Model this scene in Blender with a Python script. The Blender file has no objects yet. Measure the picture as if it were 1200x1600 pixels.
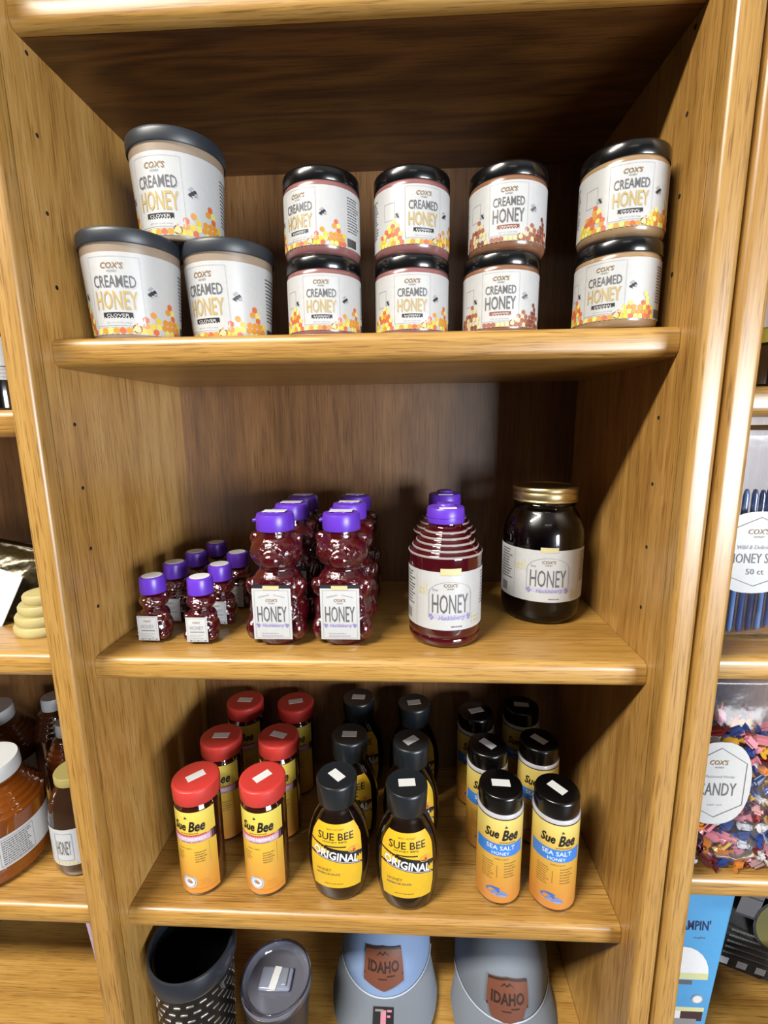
import bpy, bmesh, math, random
from mathutils import Vector, Matrix, Euler
random.seed(7)
S = bpy.context.scene
COL = S.collection

# ------------------------------------------------------------------ camera
def cam_axes(p, y, r):
    cy, sy, cp, sp = math.cos(y), math.sin(y), math.cos(p), math.sin(p)
    f = Vector((sy*cp, cy*cp, -sp)); rt = Vector((cy, -sy, 0)); up = rt.cross(f)
    cr, sr = math.cos(r), math.sin(r)
    return cr*rt + sr*up, -sr*rt + cr*up, f
_r, _u, _f = cam_axes(.18481, -.04656, -.01147)
cd = bpy.data.cameras.new('camera'); cam = bpy.data.objects.new('camera', cd); COL.objects.link(cam)
cam.matrix_world = Matrix(((_r.x, _u.x, -_f.x, .04745), (_r.y, _u.y, -_f.y, -.45182), (_r.z, _u.z, -_f.z, 0), (0, 0, 0, 1)))
cd.sensor_fit = 'VERTICAL'; cd.sensor_height = 36; cd.lens = 36*737.446/1600
cd.clip_start = .01; cd.clip_end = 50
S.camera = cam

# ------------------------------------------------------------------ world, lamps, exposure
w = bpy.data.worlds.new('world'); S.world = w; w.use_nodes = True
bg = w.node_tree.nodes['Background']; bg.inputs[0].default_value = (.80, .86, 1, 1); bg.inputs[1].default_value = .012

def area(name, loc, target, sx, sy, power, color):
    l = bpy.data.lights.new(name, 'AREA'); l.shape = 'RECTANGLE'; l.size = sx; l.size_y = sy
    l.energy = power; l.color = color
    o = bpy.data.objects.new(name, l); COL.objects.link(o); o.location = loc
    o.rotation_euler = (Vector(target) - Vector(loc)).to_track_quat('-Z', 'Y').to_euler()
    return o
area('ceiling_light_near', (-1.50, -1.36, 1.80), (-1.50, -1.36, 0), 1.6, .26, 100, (1, .95, .85))
area('ceiling_light_far', (.2, -3.1, 1.80), (.2, -3.1, 0), 1.2, .3, 3, (1, .95, .86))
area('shop_window', (2.0, -2.6, -.22), (0, .1, -.2), 1.3, .9, 72, (.90, .95, 1))

vs = S.view_settings; vs.view_transform = 'Standard'; vs.look = 'None'; vs.gamma = 1; vs.use_curve_mapping = False
vs.exposure = 1.26

# ------------------------------------------------------------------ material helpers
MATS = {}
ALB = .62      # the colours below are read off a bright exposure; real albedos are lower
def lin(c, k=None):
    k = ALB if k is None else k
    return tuple(k*((v/255)/12.92 if v/255 <= .04045 else ((v/255+.055)/1.055)**2.4) for v in c) + (1,)
def mat(name, rgb, rough=.5, metal=0, coat=0, spec=.5, bump=None, trans=0, sss=0):
    if name in MATS: return MATS[name]
    m = bpy.data.materials.new(name); m.use_nodes = True; nt = m.node_tree; b = nt.nodes['Principled BSDF']
    rgbl = lin(rgb, 1 if metal > .5 else None); b.inputs['Base Color'].default_value = rgbl; b.inputs['Roughness'].default_value = rough
    b.inputs['Metallic'].default_value = metal; b.inputs['Coat Weight'].default_value = coat
    b.inputs['Coat Roughness'].default_value = .05
    b.inputs['Specular IOR Level'].default_value = spec; b.inputs['Transmission Weight'].default_value = trans
    tc = nt.nodes.new('ShaderNodeTexCoord'); nz = nt.nodes.new('ShaderNodeTexNoise')
    nt.links.new(tc.outputs['Object'], nz.inputs['Vector'])
    nz.inputs['Scale'].default_value = bump[0] if bump else 180
    nz.inputs['Detail'].default_value = 3
    bp = nt.nodes.new('ShaderNodeBump'); bp.inputs['Strength'].default_value = bump[1] if bump else .04
    bp.inputs['Distance'].default_value = bump[2] if bump else .0005
    nt.links.new(nz.outputs['Fac'], bp.inputs['Height']); nt.links.new(bp.outputs['Normal'], b.inputs['Normal'])
    # slight tonal variation
    mx = nt.nodes.new('ShaderNodeMixRGB'); mx.blend_type = 'MULTIPLY'; mx.inputs[0].default_value = .12
    mx.inputs[1].default_value = rgbl; nt.links.new(nz.outputs['Fac'], mx.inputs[2])
    nt.links.new(mx.outputs[0], b.inputs['Base Color'])
    MATS[name] = m; return m

def wood(name, axis, dark, mid, light, seed=0., cath=.5, rough=.36):
    """oak: stretched pores + contour (cathedral) grain, along an axis"""
    m = bpy.data.materials.new(name); m.use_nodes = True; nt = m.node_tree; L = nt.links.new; b = nt.nodes['Principled BSDF']
    tc = nt.nodes.new('ShaderNodeTexCoord')
    def mp(sc_along, sc_across, off):
        n = nt.nodes.new('ShaderNodeMapping'); s = [sc_across]*3; s['xyz'.index(axis)] = sc_along
        n.inputs['Scale'].default_value = s; n.inputs['Location'].default_value = (off, off*1.7+seed, seed*2.3)
        L(tc.outputs['Object'], n.inputs['Vector']); return n
    def noise(mapn, scale, detail, rgh=.6):
        n = nt.nodes.new('ShaderNodeTexNoise'); n.inputs['Scale'].default_value = scale; n.inputs['Detail'].default_value = detail
        n.inputs['Roughness'].default_value = rgh; L(mapn.outputs[0], n.inputs['Vector']); return n
    broad = noise(mp(.9, 6, 1), 1.6, 2)
    mul = nt.nodes.new('ShaderNodeMath'); mul.operation = 'MULTIPLY'; mul.inputs[1].default_value = 75; L(broad.outputs['Fac'], mul.inputs[0])
    sn = nt.nodes.new('ShaderNodeMath'); sn.operation = 'SINE'; L(mul.outputs[0], sn.inputs[0])
    sa = nt.nodes.new('ShaderNodeMath'); sa.operation = 'MULTIPLY_ADD'; sa.inputs[1].default_value = .5; sa.inputs[2].default_value = .5; L(sn.outputs[0], sa.inputs[0])
    fine = noise(mp(7, 430, 3), 1.0, 6, .75)
    pores = noise(mp(22, 620, 5), 1.0, 2)
    tone = noise(mp(.9, 22, 8), 1.0, 5, .55)
    def mixv(a, bb, f):
        n = nt.nodes.new('ShaderNodeMix'); n.data_type = 'FLOAT'; n.inputs[0].default_value = f; L(a, n.inputs[2]); L(bb, n.inputs[3]); return n.outputs[0]
    v = mixv(fine.outputs['Fac'], sa.outputs[0], .22*cath)
    v = mixv(v, tone.outputs['Fac'], .45)
    cr = nt.nodes.new('ShaderNodeValToRGB'); e = cr.color_ramp.elements
    e[0].position = .33; e[0].color = lin(dark); e[1].position = .66; e[1].color = lin(light)
    k = e.new(.5); k.color = lin(mid); L(v, cr.inputs[0])
    pr = nt.nodes.new('ShaderNodeValToRGB'); pe = pr.color_ramp.elements
    pe[0].position = .33; pe[0].color = (.42, .34, .26, 1); pe[1].position = .46; pe[1].color = (1, 1, 1, 1); L(pores.outputs['Fac'], pr.inputs[0])
    mx = nt.nodes.new('ShaderNodeMixRGB'); mx.blend_type = 'MULTIPLY'; mx.inputs[0].default_value = .7
    L(cr.outputs[0], mx.inputs[1]); L(pr.outputs[0], mx.inputs[2]); L(mx.outputs[0], b.inputs['Base Color'])
    b.inputs['Roughness'].default_value = rough; b.inputs['Coat Weight'].default_value = .5; b.inputs['Coat Roughness'].default_value = .36
    bp = nt.nodes.new('ShaderNodeBump'); bp.inputs['Strength'].default_value = .12; bp.inputs['Distance'].default_value = .0006
    L(fine.outputs['Fac'], bp.inputs['Height']); L(bp.outputs[0], b.inputs['Normal'])
    return m
OAK = dict(dark=(142, 88, 36), mid=(196, 140, 70), light=(220, 172, 104))
W_SHELF = wood('oak_shelf', 'x', (140, 94, 38), (194, 146, 70), (218, 174, 98), 1.3, .3)
W_SIDE = wood('oak_side', 'z', (150, 102, 46), (208, 156, 80), (230, 184, 112), 4.1, .5)
W_STILE = wood('oak_stile', 'z', (140, 94, 38), (186, 138, 66), (206, 164, 94), 7.7, .25)
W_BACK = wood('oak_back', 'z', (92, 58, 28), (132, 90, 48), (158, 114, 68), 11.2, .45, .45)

W_TOP = wood('oak_plywood_painted_shade', 'x', (82, 49, 19), (122, 78, 33), (144, 98, 46), 15.4, 1.2, .45)  # plywood grain, with the shade of the board's underside put into the colour

def thin_clear(name, tint=(1, 1, 1), gloss=.06, rough=.05, haze=0., hazecol=(255, 255, 255), ior=1.45):
    if name in MATS: return MATS[name]
    m = bpy.data.materials.new(name); m.use_nodes = True; nt = m.node_tree; L = nt.links.new
    out = nt.nodes['Material Output']; nt.nodes.remove(nt.nodes['Principled BSDF'])
    tr = nt.nodes.new('ShaderNodeBsdfTransparent'); tr.inputs[0].default_value = tint + (1,)
    gl = nt.nodes.new('ShaderNodeBsdfGlossy'); gl.inputs['Roughness'].default_value = rough
    fr = nt.nodes.new('ShaderNodeFresnel'); fr.inputs['IOR'].default_value = ior
    tc = nt.nodes.new('ShaderNodeTexCoord'); nz = nt.nodes.new('ShaderNodeTexNoise'); nz.inputs['Scale'].default_value = 60
    L(tc.outputs['Object'], nz.inputs[0]); bp = nt.nodes.new('ShaderNodeBump'); bp.inputs['Strength'].default_value = .15 if haze else .02
    bp.inputs['Distance'].default_value = .004
    L(nz.outputs['Fac'], bp.inputs['Height']); L(bp.outputs[0], gl.inputs['Normal'])
    ad = nt.nodes.new('ShaderNodeMath'); ad.operation = 'ADD'; ad.inputs[1].default_value = gloss; L(fr.outputs[0], ad.inputs[0])
    mx = nt.nodes.new('ShaderNodeMixShader'); L(ad.outputs[0], mx.inputs[0]); L(tr.outputs[0], mx.inputs[1]); L(gl.outputs[0], mx.inputs[2])
    last = mx
    if haze:
        df = nt.nodes.new('ShaderNodeBsdfDiffuse'); df.inputs[0].default_value = lin(hazecol)
        m2 = nt.nodes.new('ShaderNodeMixShader'); m2.inputs[0].default_value = haze; L(mx.outputs[0], m2.inputs[1]); L(df.outputs[0], m2.inputs[2]); last = m2
    L(last.outputs[0], out.inputs[0]); MATS[name] = m; return m

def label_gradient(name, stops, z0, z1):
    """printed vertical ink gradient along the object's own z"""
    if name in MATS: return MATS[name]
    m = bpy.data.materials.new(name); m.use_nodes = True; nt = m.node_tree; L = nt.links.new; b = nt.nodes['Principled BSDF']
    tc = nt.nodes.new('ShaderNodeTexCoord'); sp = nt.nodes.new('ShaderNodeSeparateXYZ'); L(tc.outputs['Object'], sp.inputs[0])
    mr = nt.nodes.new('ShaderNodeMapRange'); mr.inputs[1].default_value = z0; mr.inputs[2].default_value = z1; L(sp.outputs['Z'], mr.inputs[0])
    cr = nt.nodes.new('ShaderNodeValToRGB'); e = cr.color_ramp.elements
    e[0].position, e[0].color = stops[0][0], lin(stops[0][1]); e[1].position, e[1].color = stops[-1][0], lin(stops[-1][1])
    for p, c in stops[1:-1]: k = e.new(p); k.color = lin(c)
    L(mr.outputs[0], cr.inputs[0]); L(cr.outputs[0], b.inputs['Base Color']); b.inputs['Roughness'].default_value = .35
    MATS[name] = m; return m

# inks and papers
PAPER = mat('label_paper', (214, 214, 214), .4); INK = mat('ink_black', (26, 24, 26), .5); GREY = mat('ink_grey', (104, 102, 106), .5)
LGREY = mat('ink_light_grey', (176, 178, 186), .5); GOLD_INK = mat('ink_gold', (206, 176, 100), .5); DGOLD = mat('ink_dark_gold', (150, 112, 52), .5)
ORANGE = mat('ink_orange', (240, 160, 48), .5); YEL = mat('ink_yellow', (246, 214, 66), .5); REDOR = mat('ink_red_orange', (232, 112, 62), .5)
LEMON = mat('ink_lemon', (244, 236, 120), .5); BROWN_INK = mat('ink_brown', (142, 74, 52), .5); RUST = mat('ink_rust', (176, 102, 76), .5)
LILAC = mat('ink_lilac', (150, 140, 196), .5); LILAC2 = mat('ink_pale_lilac', (204, 198, 226), .5); CREAM = mat('ink_cream', (226, 214, 160), .5)
WHITE_INK = mat('ink_white', (246, 246, 248), .45); BLUE_INK = mat('ink_blue', (64, 140, 232), .4); NAVY = mat('ink_navy', (28, 38, 92), .5)
PINK_INK = mat('ink_pink', (224, 150, 170), .5); RED_INK = mat('ink_red', (206, 40, 38), .5); BADGE = mat('ink_badge', (186, 206, 226), .4)

# ------------------------------------------------------------------ mesh helpers
CACHE = {}
def mesh_from(name, v, f, smooth=True, ang=40):
    me = bpy.data.meshes.new(name); me.from_pydata([tuple(p) for p in v], [], f); me.update()
    bm = bmesh.new(); bm.from_mesh(me); bmesh.ops.recalc_face_normals(bm, faces=bm.faces); bm.to_mesh(me); bm.free()
    if smooth:
        me.polygons.foreach_set('use_smooth', [True]*len(me.polygons)); me.set_sharp_from_angle(angle=math.radians(ang))
    return me
def ob(name, me, m, parent=None, loc=None, rot=None):
    o = bpy.data.objects.new(name, me); COL.objects.link(o)
    if me is not None and m is not None and len(me.materials) == 0: me.materials.append(m)
    if parent: o.parent = parent
    if loc is not None: o.location = loc
    if rot is not None: o.rotation_euler = rot
    return o
def cached(key, fn):
    if key not in CACHE: CACHE[key] = fn()
    return CACHE[key]
def thing(name, label, cat, loc=(0, 0, 0), rz=0., group=None, rot=None):
    o = bpy.data.objects.new(name, None); COL.objects.link(o); o.location = loc; o.rotation_euler = rot if rot else (0, 0, rz)
    o.empty_display_size = .02
    return tag(o, label, cat, group)
def tag(o, label, cat, group=None):
    o['label'] = label; o['category'] = cat
    if group: o['group'] = group
    return o
def lathe(prof, n=40, sx=1., sy=1., ang=40, name='lathe', a0=0., a1=None):
    """prof: (r,z) or (a,b,z) bottom to top; r=0 ends close"""
    v, f = [], []
    rings = []
    for p in prof:
        a, b, z = (p[0], p[0], p[1]) if len(p) == 2 else p
        if a < 1e-6: rings.append([len(v)]); v.append((0, 0, z)); continue
        ring = []
        for i in range(n):
            t = 2*math.pi*i/n; ring.append(len(v)); v.append((a*sx*math.cos(t), b*sy*math.sin(t), z))
        rings.append(ring)
    for A, B in zip(rings, rings[1:]):
        if len(A) == 1 and len(B) == 1: continue
        for i in range(n):
            j = (i+1) % n
            if len(A) == 1: f.append((A[0], B[i], B[j]))
            elif len(B) == 1: f.append((A[i], A[j], B[0]))
            else: f.append((A[i], A[j], B[j], B[i]))
    return mesh_from(name, v, f, True, ang)
def box_bm(x0, x1, y0, y1, z0, z1):
    bm = bmesh.new()
    bmesh.ops.create_cube(bm, size=1, matrix=Matrix.Translation(((x0+x1)/2, (y0+y1)/2, (z0+z1)/2)) @ Matrix.Diagonal((x1-x0, y1-y0, z1-z0, 1)))
    return bm
def box(x0, x1, y0, y1, z0, z1, bev=0., sel=None, seg=3, name='box'):
    bm = box_bm(x0, x1, y0, y1, z0, z1)
    if bev:
        es = [e for e in bm.edges if sel is None or sel(e)]
        bmesh.ops.bevel(bm, geom=es, offset=bev, segments=seg, profile=.5, affect='EDGES')
    me = bpy.data.meshes.new(name); bm.to_mesh(me); bm.free()
    me.polygons.foreach_set('use_smooth', [True]*len(me.polygons)); me.set_sharp_from_angle(angle=math.radians(35))
    return me
def remesh(bm, voxel, smooth=3, name='remesh'):
    me = bpy.data.meshes.new(name); bm.to_mesh(me); bm.free()
    o = bpy.data.objects.new('tmp', me); COL.objects.link(o)
    r = o.modifiers.new('r', 'REMESH'); r.mode = 'VOXEL'; r.voxel_size = voxel
    s = o.modifiers.new('s', 'SMOOTH'); s.iterations = smooth; s.factor = .5
    dg = bpy.context.evaluated_depsgraph_get(); res = bpy.data.meshes.new_from_object(o.evaluated_get(dg), depsgraph=dg)
    bpy.data.objects.remove(o); bpy.data.meshes.remove(me)
    res.polygons.foreach_set('use_smooth', [True]*len(res.polygons)); return res
def ell(bm, c, r, rot=None, u=20, v=12):
    M = Matrix.Translation(c) @ (rot.to_matrix().to_4x4() if rot else Matrix()) @ Matrix.Diagonal((r[0], r[1], r[2], 1))
    bmesh.ops.create_uvsphere(bm, u_segments=u, v_segments=v, radius=1, matrix=M)

# ---- flat print on labels
TXT = {}
def text2d(s, bold=0.):
    k = (s, bold)
    if k in TXT: return TXT[k]
    c = bpy.data.curves.new('t', 'FONT'); c.body = s; c.resolution_u = 2; c.fill_mode = 'FRONT'; c.offset = bold
    o = bpy.data.objects.new('t', c); COL.objects.link(o)
    dg = bpy.context.evaluated_depsgraph_get(); me = bpy.data.meshes.new_from_object(o.evaluated_get(dg), depsgraph=dg)
    v = [(p.co.x, p.co.y) for p in me.vertices]; f = [tuple(p.vertices) for p in me.polygons]
    bpy.data.objects.remove(o); bpy.data.curves.remove(c); bpy.data.meshes.remove(me)
    xs = [p[0] for p in v]; ys = [p[1] for p in v]
    x0, x1, y0, y1 = min(xs), max(xs), min(ys), max(ys)
    v = [((x-(x0+x1)/2)/(x1-x0), (y-(y0+y1)/2)/(y1-y0)) for x, y in v]
    TXT[k] = (v, f); return TXT[k]
class Print:
    def __init__(s): s.v, s.f, s.m, s.mats = [], [], [], []
    def add(s, pts, faces, m, layer=1):
        if m not in s.mats: s.mats.append(m)
        o = len(s.v); s.v += [(p[0], p[1], layer) for p in pts]; s.f += [tuple(i+o for i in f) for f in faces]; s.m += [s.mats.index(m)]*len(faces)
    def rect(s, u0, v0, u1, v1, m, layer=1, fn=None, step=.003):
        n = max(1, int(abs(u1-u0)/step)+1); pts, fs = [], []
        for i in range(n+1):
            u = u0+(u1-u0)*i/n; d = fn(u) if fn else 0
            pts += [(u, v0+d), (u, v1+d)]
            if i: fs.append((2*i-2, 2*i, 2*i+1, 2*i-1))
        s.add(pts, fs, m, layer)
    def frame(s, u0, v0, u1, v1, t, m, layer=1):
        s.rect(u0, v0, u1, v0+t, m, layer); s.rect(u0, v1-t, u1, v1, m, layer)
        s.rect(u0, v0+t, u0+t, v1-t, m, layer); s.rect(u1-t, v0+t, u1, v1-t, m, layer)
    def disc(s, u, v, a, m, layer=1, n=6, b=None, rot=0.):
        b = b or a
        s.add([(u+a*math.cos(rot+2*math.pi*i/n), v+b*math.sin(rot+2*math.pi*i/n)) for i in range(n)], [tuple(range(n))], m, layer)
    def poly(s, pts, m, layer=1): s.add(pts, [tuple(range(len(pts)))], m, layer)
    def text(s, t, u, v, w, h, m, layer=2, bold=.0, shear=0., fn=None, rot=0.):
        vv, ff = text2d(t, bold); c, q = math.cos(rot), math.sin(rot); pts = []
        for x, y in vv:
            X, Y = x*w+y*h*shear, y*h
            X, Y = X*c-Y*q, X*q+Y*c
            pts.append((u+X, v+Y+(fn(u+X) if fn else 0)))
        s.add(pts, ff, m, layer)
    def lines(s, u0, u1, vtop, n, dv, h, m, layer=1, seed=1, ragged=.3):
        rr = random.Random(seed)
        for i in range(n):
            u = u0
            end = u1-(u1-u0)*ragged*rr.random()
            while u < end:
                wd = min(end-u, (.0015+.003*rr.random())); s.rect(u, vtop-i*dv-h, u+wd, vtop-i*dv, m, layer); u += wd+.0007
    def mesh(s, fmap, name='print'):
        me = bpy.data.meshes.new(name); me.from_pydata([fmap(u, v, .0002+.00012*l) for u, v, l in s.v], [], s.f); me.update()
        for m in s.mats: me.materials.append(m)
        me.polygons.foreach_set('material_index', s.m); return me
def cyl_map(rf):
    rf = rf if callable(rf) else (lambda z, r=rf: r)
    def f(u, v, off):
        r = rf(v)+off; a = u/rf(v); return (r*math.sin(a), -r*math.cos(a), v)
    return f
def flat_map(y=0.):
    return lambda u, v, off: (u, y-off, v)
def wrap_label(rf, z0, z1, half, n=40, nz=2, th=.0002, zt=None):
    """thin label sheet wrapped on a lathe, from -half to +half radians around -y"""
    rf = rf if callable(rf) else (lambda z, r=rf: r)
    v, f = [], []
    for k in range(nz+1):
        z = z0+(z1-z0)*k/nz
        for i in range(n+1):
            a = -half+2*half*i/n; r = rf(z)+th; v.append((r*math.sin(a), -r*math.cos(a), z))
    for k in range(nz):
        for i in range(n):
            a = k*(n+1)+i; f.append((a, a+1, a+n+2, a+n+1))
    me = mesh_from('label', v, f); return me
def sheet_map(fmap, u0, u1, v0, v1, nu=20, nv=14, off=.0002, mask=None):
    v, f = [], []
    for k in range(nv+1):
        for i in range(nu+1): v.append(fmap(u0+(u1-u0)*i/nu, v0+(v1-v0)*k/nv, off))
    for k in range(nv):
        for i in range(nu):
            a = k*(nu+1)+i; f.append((a, a+1, a+nu+2, a+nu+1))
    return mesh_from('label', v, f)

# ------------------------------------------------------------------ setting
ZA, ZB, ZC, ZD = .0891, -.2598, -.6085, -.900
TH, FY, BY, HW = .0287, .0335, .304, .31
ZT = .357
def struct(o): o['kind'] = 'structure'; return o
M_FLOOR = mat('floor_vinyl', (96, 80, 64), .5); M_WALL = mat('wall_paint', (214, 208, 196), .7); M_CEIL = mat('ceiling_paint', (225, 222, 214), .8)
struct(ob('floor', box(-3, 3, -4.2, .36, -1.50, -1.45), M_FLOOR))
struct(ob('wall_back', box(-3, 3, .32, .36, -1.45, 1.90), M_WALL))
struct(ob('ceiling', box(-3, 3, -4.2, .36, 1.90, 1.95), M_CEIL))

def bull(z0, z1):       # front long edges of a shelf
    return lambda e: all(abs(v.co.y-FY) < 1e-5 for v in e.verts) and abs(e.verts[0].co.z-e.verts[1].co.z) < 1e-6
def shelf(parent, x0, x1, ztop, th=TH):
    return ob('shelf', box(x0, x1, FY, BY, ztop-th, ztop, .0085, bull(0, 0), 4), W_SHELF, parent)
def side(parent, x0, x1, m=W_SIDE):
    sel = lambda e: all(abs(v.co.y) < 1e-5 for v in e.verts) and abs(e.verts[0].co.x-e.verts[1].co.x) < 1e-6
    o = ob('side_panel', box(x0, x1, .018, BY+.008, -1.45, .80), W_SIDE, parent)
    ob('edge_stile', box(x0, x1, 0, .0185, -1.45, .80, .006, sel, 4), W_STILE, o)
    return o
cab = thing('shelf_unit', 'tall golden oak shelf unit with rounded shelves holding honey jars and bottles', 'shelf', (0, 0, 0))
sl = side(cab, -.337, -HW); sr = side(cab, HW, .3355)
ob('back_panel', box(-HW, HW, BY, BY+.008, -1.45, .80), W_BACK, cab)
ob('top_rail', box(-HW+.0006, HW-.0006, 0, .0195, .408, .480), W_SHELF, cab)
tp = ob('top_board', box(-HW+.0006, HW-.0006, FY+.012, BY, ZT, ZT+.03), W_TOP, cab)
ob('edge_rail', box(-HW+.0006, HW-.0006, FY, FY+.0125, ZT, ZT+.03, .0085, bull(0, 0), 4), W_SHELF, tp)
for z in (ZA, ZB, ZC, ZD, .70, -1.36): shelf(cab, -HW+.0006, HW-.0006, z)
M_HOLE = mat('peg_hole_dark', (26, 16, 10), .9); M_PLUG = mat('peg_plug_tan', (206, 164, 104), .6)
hole = lambda: lathe([(0, -.0004), (.0021, -.0004), (.0021, .0003), (0, .0003)], 10)
for k in range(-8, 4):
    z = .003-.0692*k
    if min(abs(z-s+TH/2) for s in (ZA, ZB, ZC, ZD)) < .018: continue
    ob('peg_hole', cached('hole', hole), M_HOLE, sl, (-HW, .052, z), (0, math.pi/2, 0))
    if z > -.4: ob('peg_hole', cached('hole', hole), M_HOLE, sr, (HW, .0595, z), (0, math.pi/2, 0))
    else: ob('peg_plug', cached('hole2', hole), M_PLUG, sr, (HW, .0595, z), (0, math.pi/2, 0))
for z in (.141, ): 
    ob('peg_hole', CACHE['hole'], M_HOLE, sl, (-HW, .052, z), (0, math.pi/2, 0)); ob('peg_hole', CACHE['hole'], M_HOLE, sr, (HW, .0595, z), (0, math.pi/2, 0))

cabL = thing('shelf_unit', 'oak shelf unit left of the honey shelves, holding big amber jugs', 'shelf', (0, 0, 0))
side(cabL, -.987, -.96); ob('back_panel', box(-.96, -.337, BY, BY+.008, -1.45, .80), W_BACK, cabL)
for z in (.36, .019, ZB+.003, ZC, ZD, .70, -1.36): shelf(cabL, -.9594, -.3376, z)
cabR = thing('shelf_unit', 'oak shelf unit right of the honey shelves, holding bags of candy', 'shelf', (0, 0, 0))
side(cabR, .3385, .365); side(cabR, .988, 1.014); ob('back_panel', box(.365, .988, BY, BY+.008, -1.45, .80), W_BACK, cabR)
for z in (.33, .032, -.251, -.533, ZD+.02, .70, -1.36): shelf(cabR, .3656, .9874, z)

# ------------------------------------------------------------------ creamed honey jars and tubs (top shelf)
BLACK_LID = mat('black_gloss_plastic', (14, 15, 17), .22, coat=.3); GREY_LID = mat('charcoal_matte_plastic', (48, 54, 62), .42)
FILL = {'tan': mat('creamed_honey_tan', (176, 144, 108), .25, coat=.6), 'pink': mat('creamed_honey_pink', (158, 106, 104), .25, coat=.6),
        'brown': mat('creamed_honey_brown', (150, 104, 78), .25, coat=.6), 'taupe': mat('creamed_honey_taupe', (172, 152, 132), .35, coat=.2)}
def hexes(p, pts, s, cols, seed):
    rr = random.Random(seed)
    for u, v in pts: p.disc(u, v, s*.96, cols[rr.randrange(len(cols))], 1, 6, rot=math.pi/6)
def bee(p, u, v, s, m, mw, rot=.5):
    c, q = math.cos(rot), math.sin(rot)
    def R(x, y): return (u+(x*c-y*q)*s, v+(x*q+y*c)*s)
    for x, r in ((-.9, .45), (-.2, .5), (.55, .42)):
        cx, cy = R(x, 0); p.disc(cx, cy, r*s, m, 2, 8)
    for x, y in ((-.2, .9), (.4, 1.0), (.3, -.8)):
        cx, cy = R(x, y); p.disc(cx, cy, .5*s, mw, 1, 8, .28*s, rot+1)
    for x, y in ((-.9, -.8), (0, -.9), (.8, -.7), (-1.4, .4)):
        a = R(x, y); b = R(x+.1, y*.1); d = .07*s
        p.poly([(a[0]-d, a[1]), (a[0]+d, a[1]), (b[0]+d, b[1]), (b[0]-d, b[1])], m, 1)
def creamed_print(k, z0, kind, flavour):
    """k = scale of the artwork, z0 = bottom of the label"""
    p = Print(); dark = kind == 'brown'
    X = lambda u: u*k
    Z = lambda v: z0+v*k
    cols = [BROWN_INK, RUST, RUST, CREAM] if dark else [ORANGE, YEL, ORANGE, REDOR, LEMON]
    hs = .0026*k
    pts = []
    for row, spans in enumerate([[(-.05, -.0195), (-.016, .050)], [(-.05, -.0215), (.012, .047)], [(-.047, -.022), (.019, .030), (.034, .048)],
                                 [(-.043, -.024), (.0225, .027), (.035, .046)], [(-.037, -.0265), (.037, .045)], [(-.034, -.029), (.037, .042)]]):
        for a, b in spans:
            u = a + (row % 2)*.0023
            while u < b: pts.append((X(u), Z(.0022+row*.0040))); u += .0046
    rr = random.Random(len(flavour)+int(k*10)); pts = [q for q in pts if rr.random() > .1]
    hexes(p, pts, hs, cols, 3)
    p.frame(X(-.0192), Z(.0045), X(.0192), Z(.0525), .0002*k, LGREY, 1)
    p.rect(X(-.0185), Z(.0058), X(.0185), Z(.0115), PAPER, 1)
    arc = lambda u: -((u/k)**2)*9*k
    p.text("COX'S", 0, Z(.0465), X(.016), X(.0042), DGOLD, 2, .015, .2)
    p.text('HONEY', 0, Z(.0427), X(.007), X(.0015), GREY, 2)
    p.text('CREAMED', 0, Z(.0358), X(.031), X(.0082), GREY, 2, .005)
    p.text('HONEY', 0, Z(.0232), X(.031), X(.0128), GREY if dark else GOLD_INK, 2, .008)
    p.rect(X(-.0108), Z(.0108), X(.0108), Z(.0148), BROWN_INK if dark else INK, 1)
    p.text(flavour, 0, Z(.0128), X(.0165), X(.0020), WHITE_INK, 2)
    p.text('NET WT 12 OZ (340g)', 0, Z(.0075), X(.018), X(.0014), LGREY, 2)
    bee(p, X(.0262), Z(.0300), .0030*k, INK if not dark else GREY, LGREY, .6)
    bee(p, X(-.0275), Z(.0275), .0022*k, INK, LGREY, 2.2)
    p.disc(X(.0125), Z(.0035), .0034*k, BROWN_INK, 1, 10); p.disc(X(.0125), Z(.0035), .0024*k, CREAM, 2, 10)
    p.frame(X(-.043), Z(.024), X(-.030), Z(.040), .0003*k, LGREY, 1)
    p.lines(X(.053), X(.072), Z(.048), 13, .0026*k, .0010*k, GREY, 1, 5, .25)
    for i in range(16): p.rect(X(.052+i*.0009), Z(.0015), X(.0524+i*.0009+.0003*(i % 3)/2), Z(.0095), INK, 1)
    p.lines(X(-.072), X(-.054), Z(.048), 14, .0026*k, .0010*k, GREY, 1, 8, .25)
    return p
def creamed_jar(loc, rz, kind, flavour, label, group):
    t = thing('honey_jar', label, 'jar', loc, rz, group)
    R = .0400
    ob('jar_body', cached('cj_body_'+kind, lambda: lathe([(0, .0008), (.030, .0008), (.0335, 0), (.0372, .0012), (.0392, .004), (R, .008), (R, .0625), (.0394, .0660), (.0380, .0685), (0, .0685)], 56)), FILL[kind], t)
    ob('lid', cached('cj_lid', lambda: lathe([(.038, .0672), (.0400, .0670), (.0404, .0678), (.0404, .0775), (.0396, .0796), (.0380, .0806), (.034, .0810), (0, .0810)], 64)), BLACK_LID, t)
    lb = ob('label', cached('cj_label', lambda: wrap_label(R, .0075, .0620, math.radians(158), 64)), PAPER, t)
    ob('label_print', cached('cj_print_'+kind+flavour, lambda: creamed_print(1., .0075, kind, flavour).mesh(cyl_map(R+.0002))), None, lb)
    return t
GJ = 'creamed honey jars on the top shelf'
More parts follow.
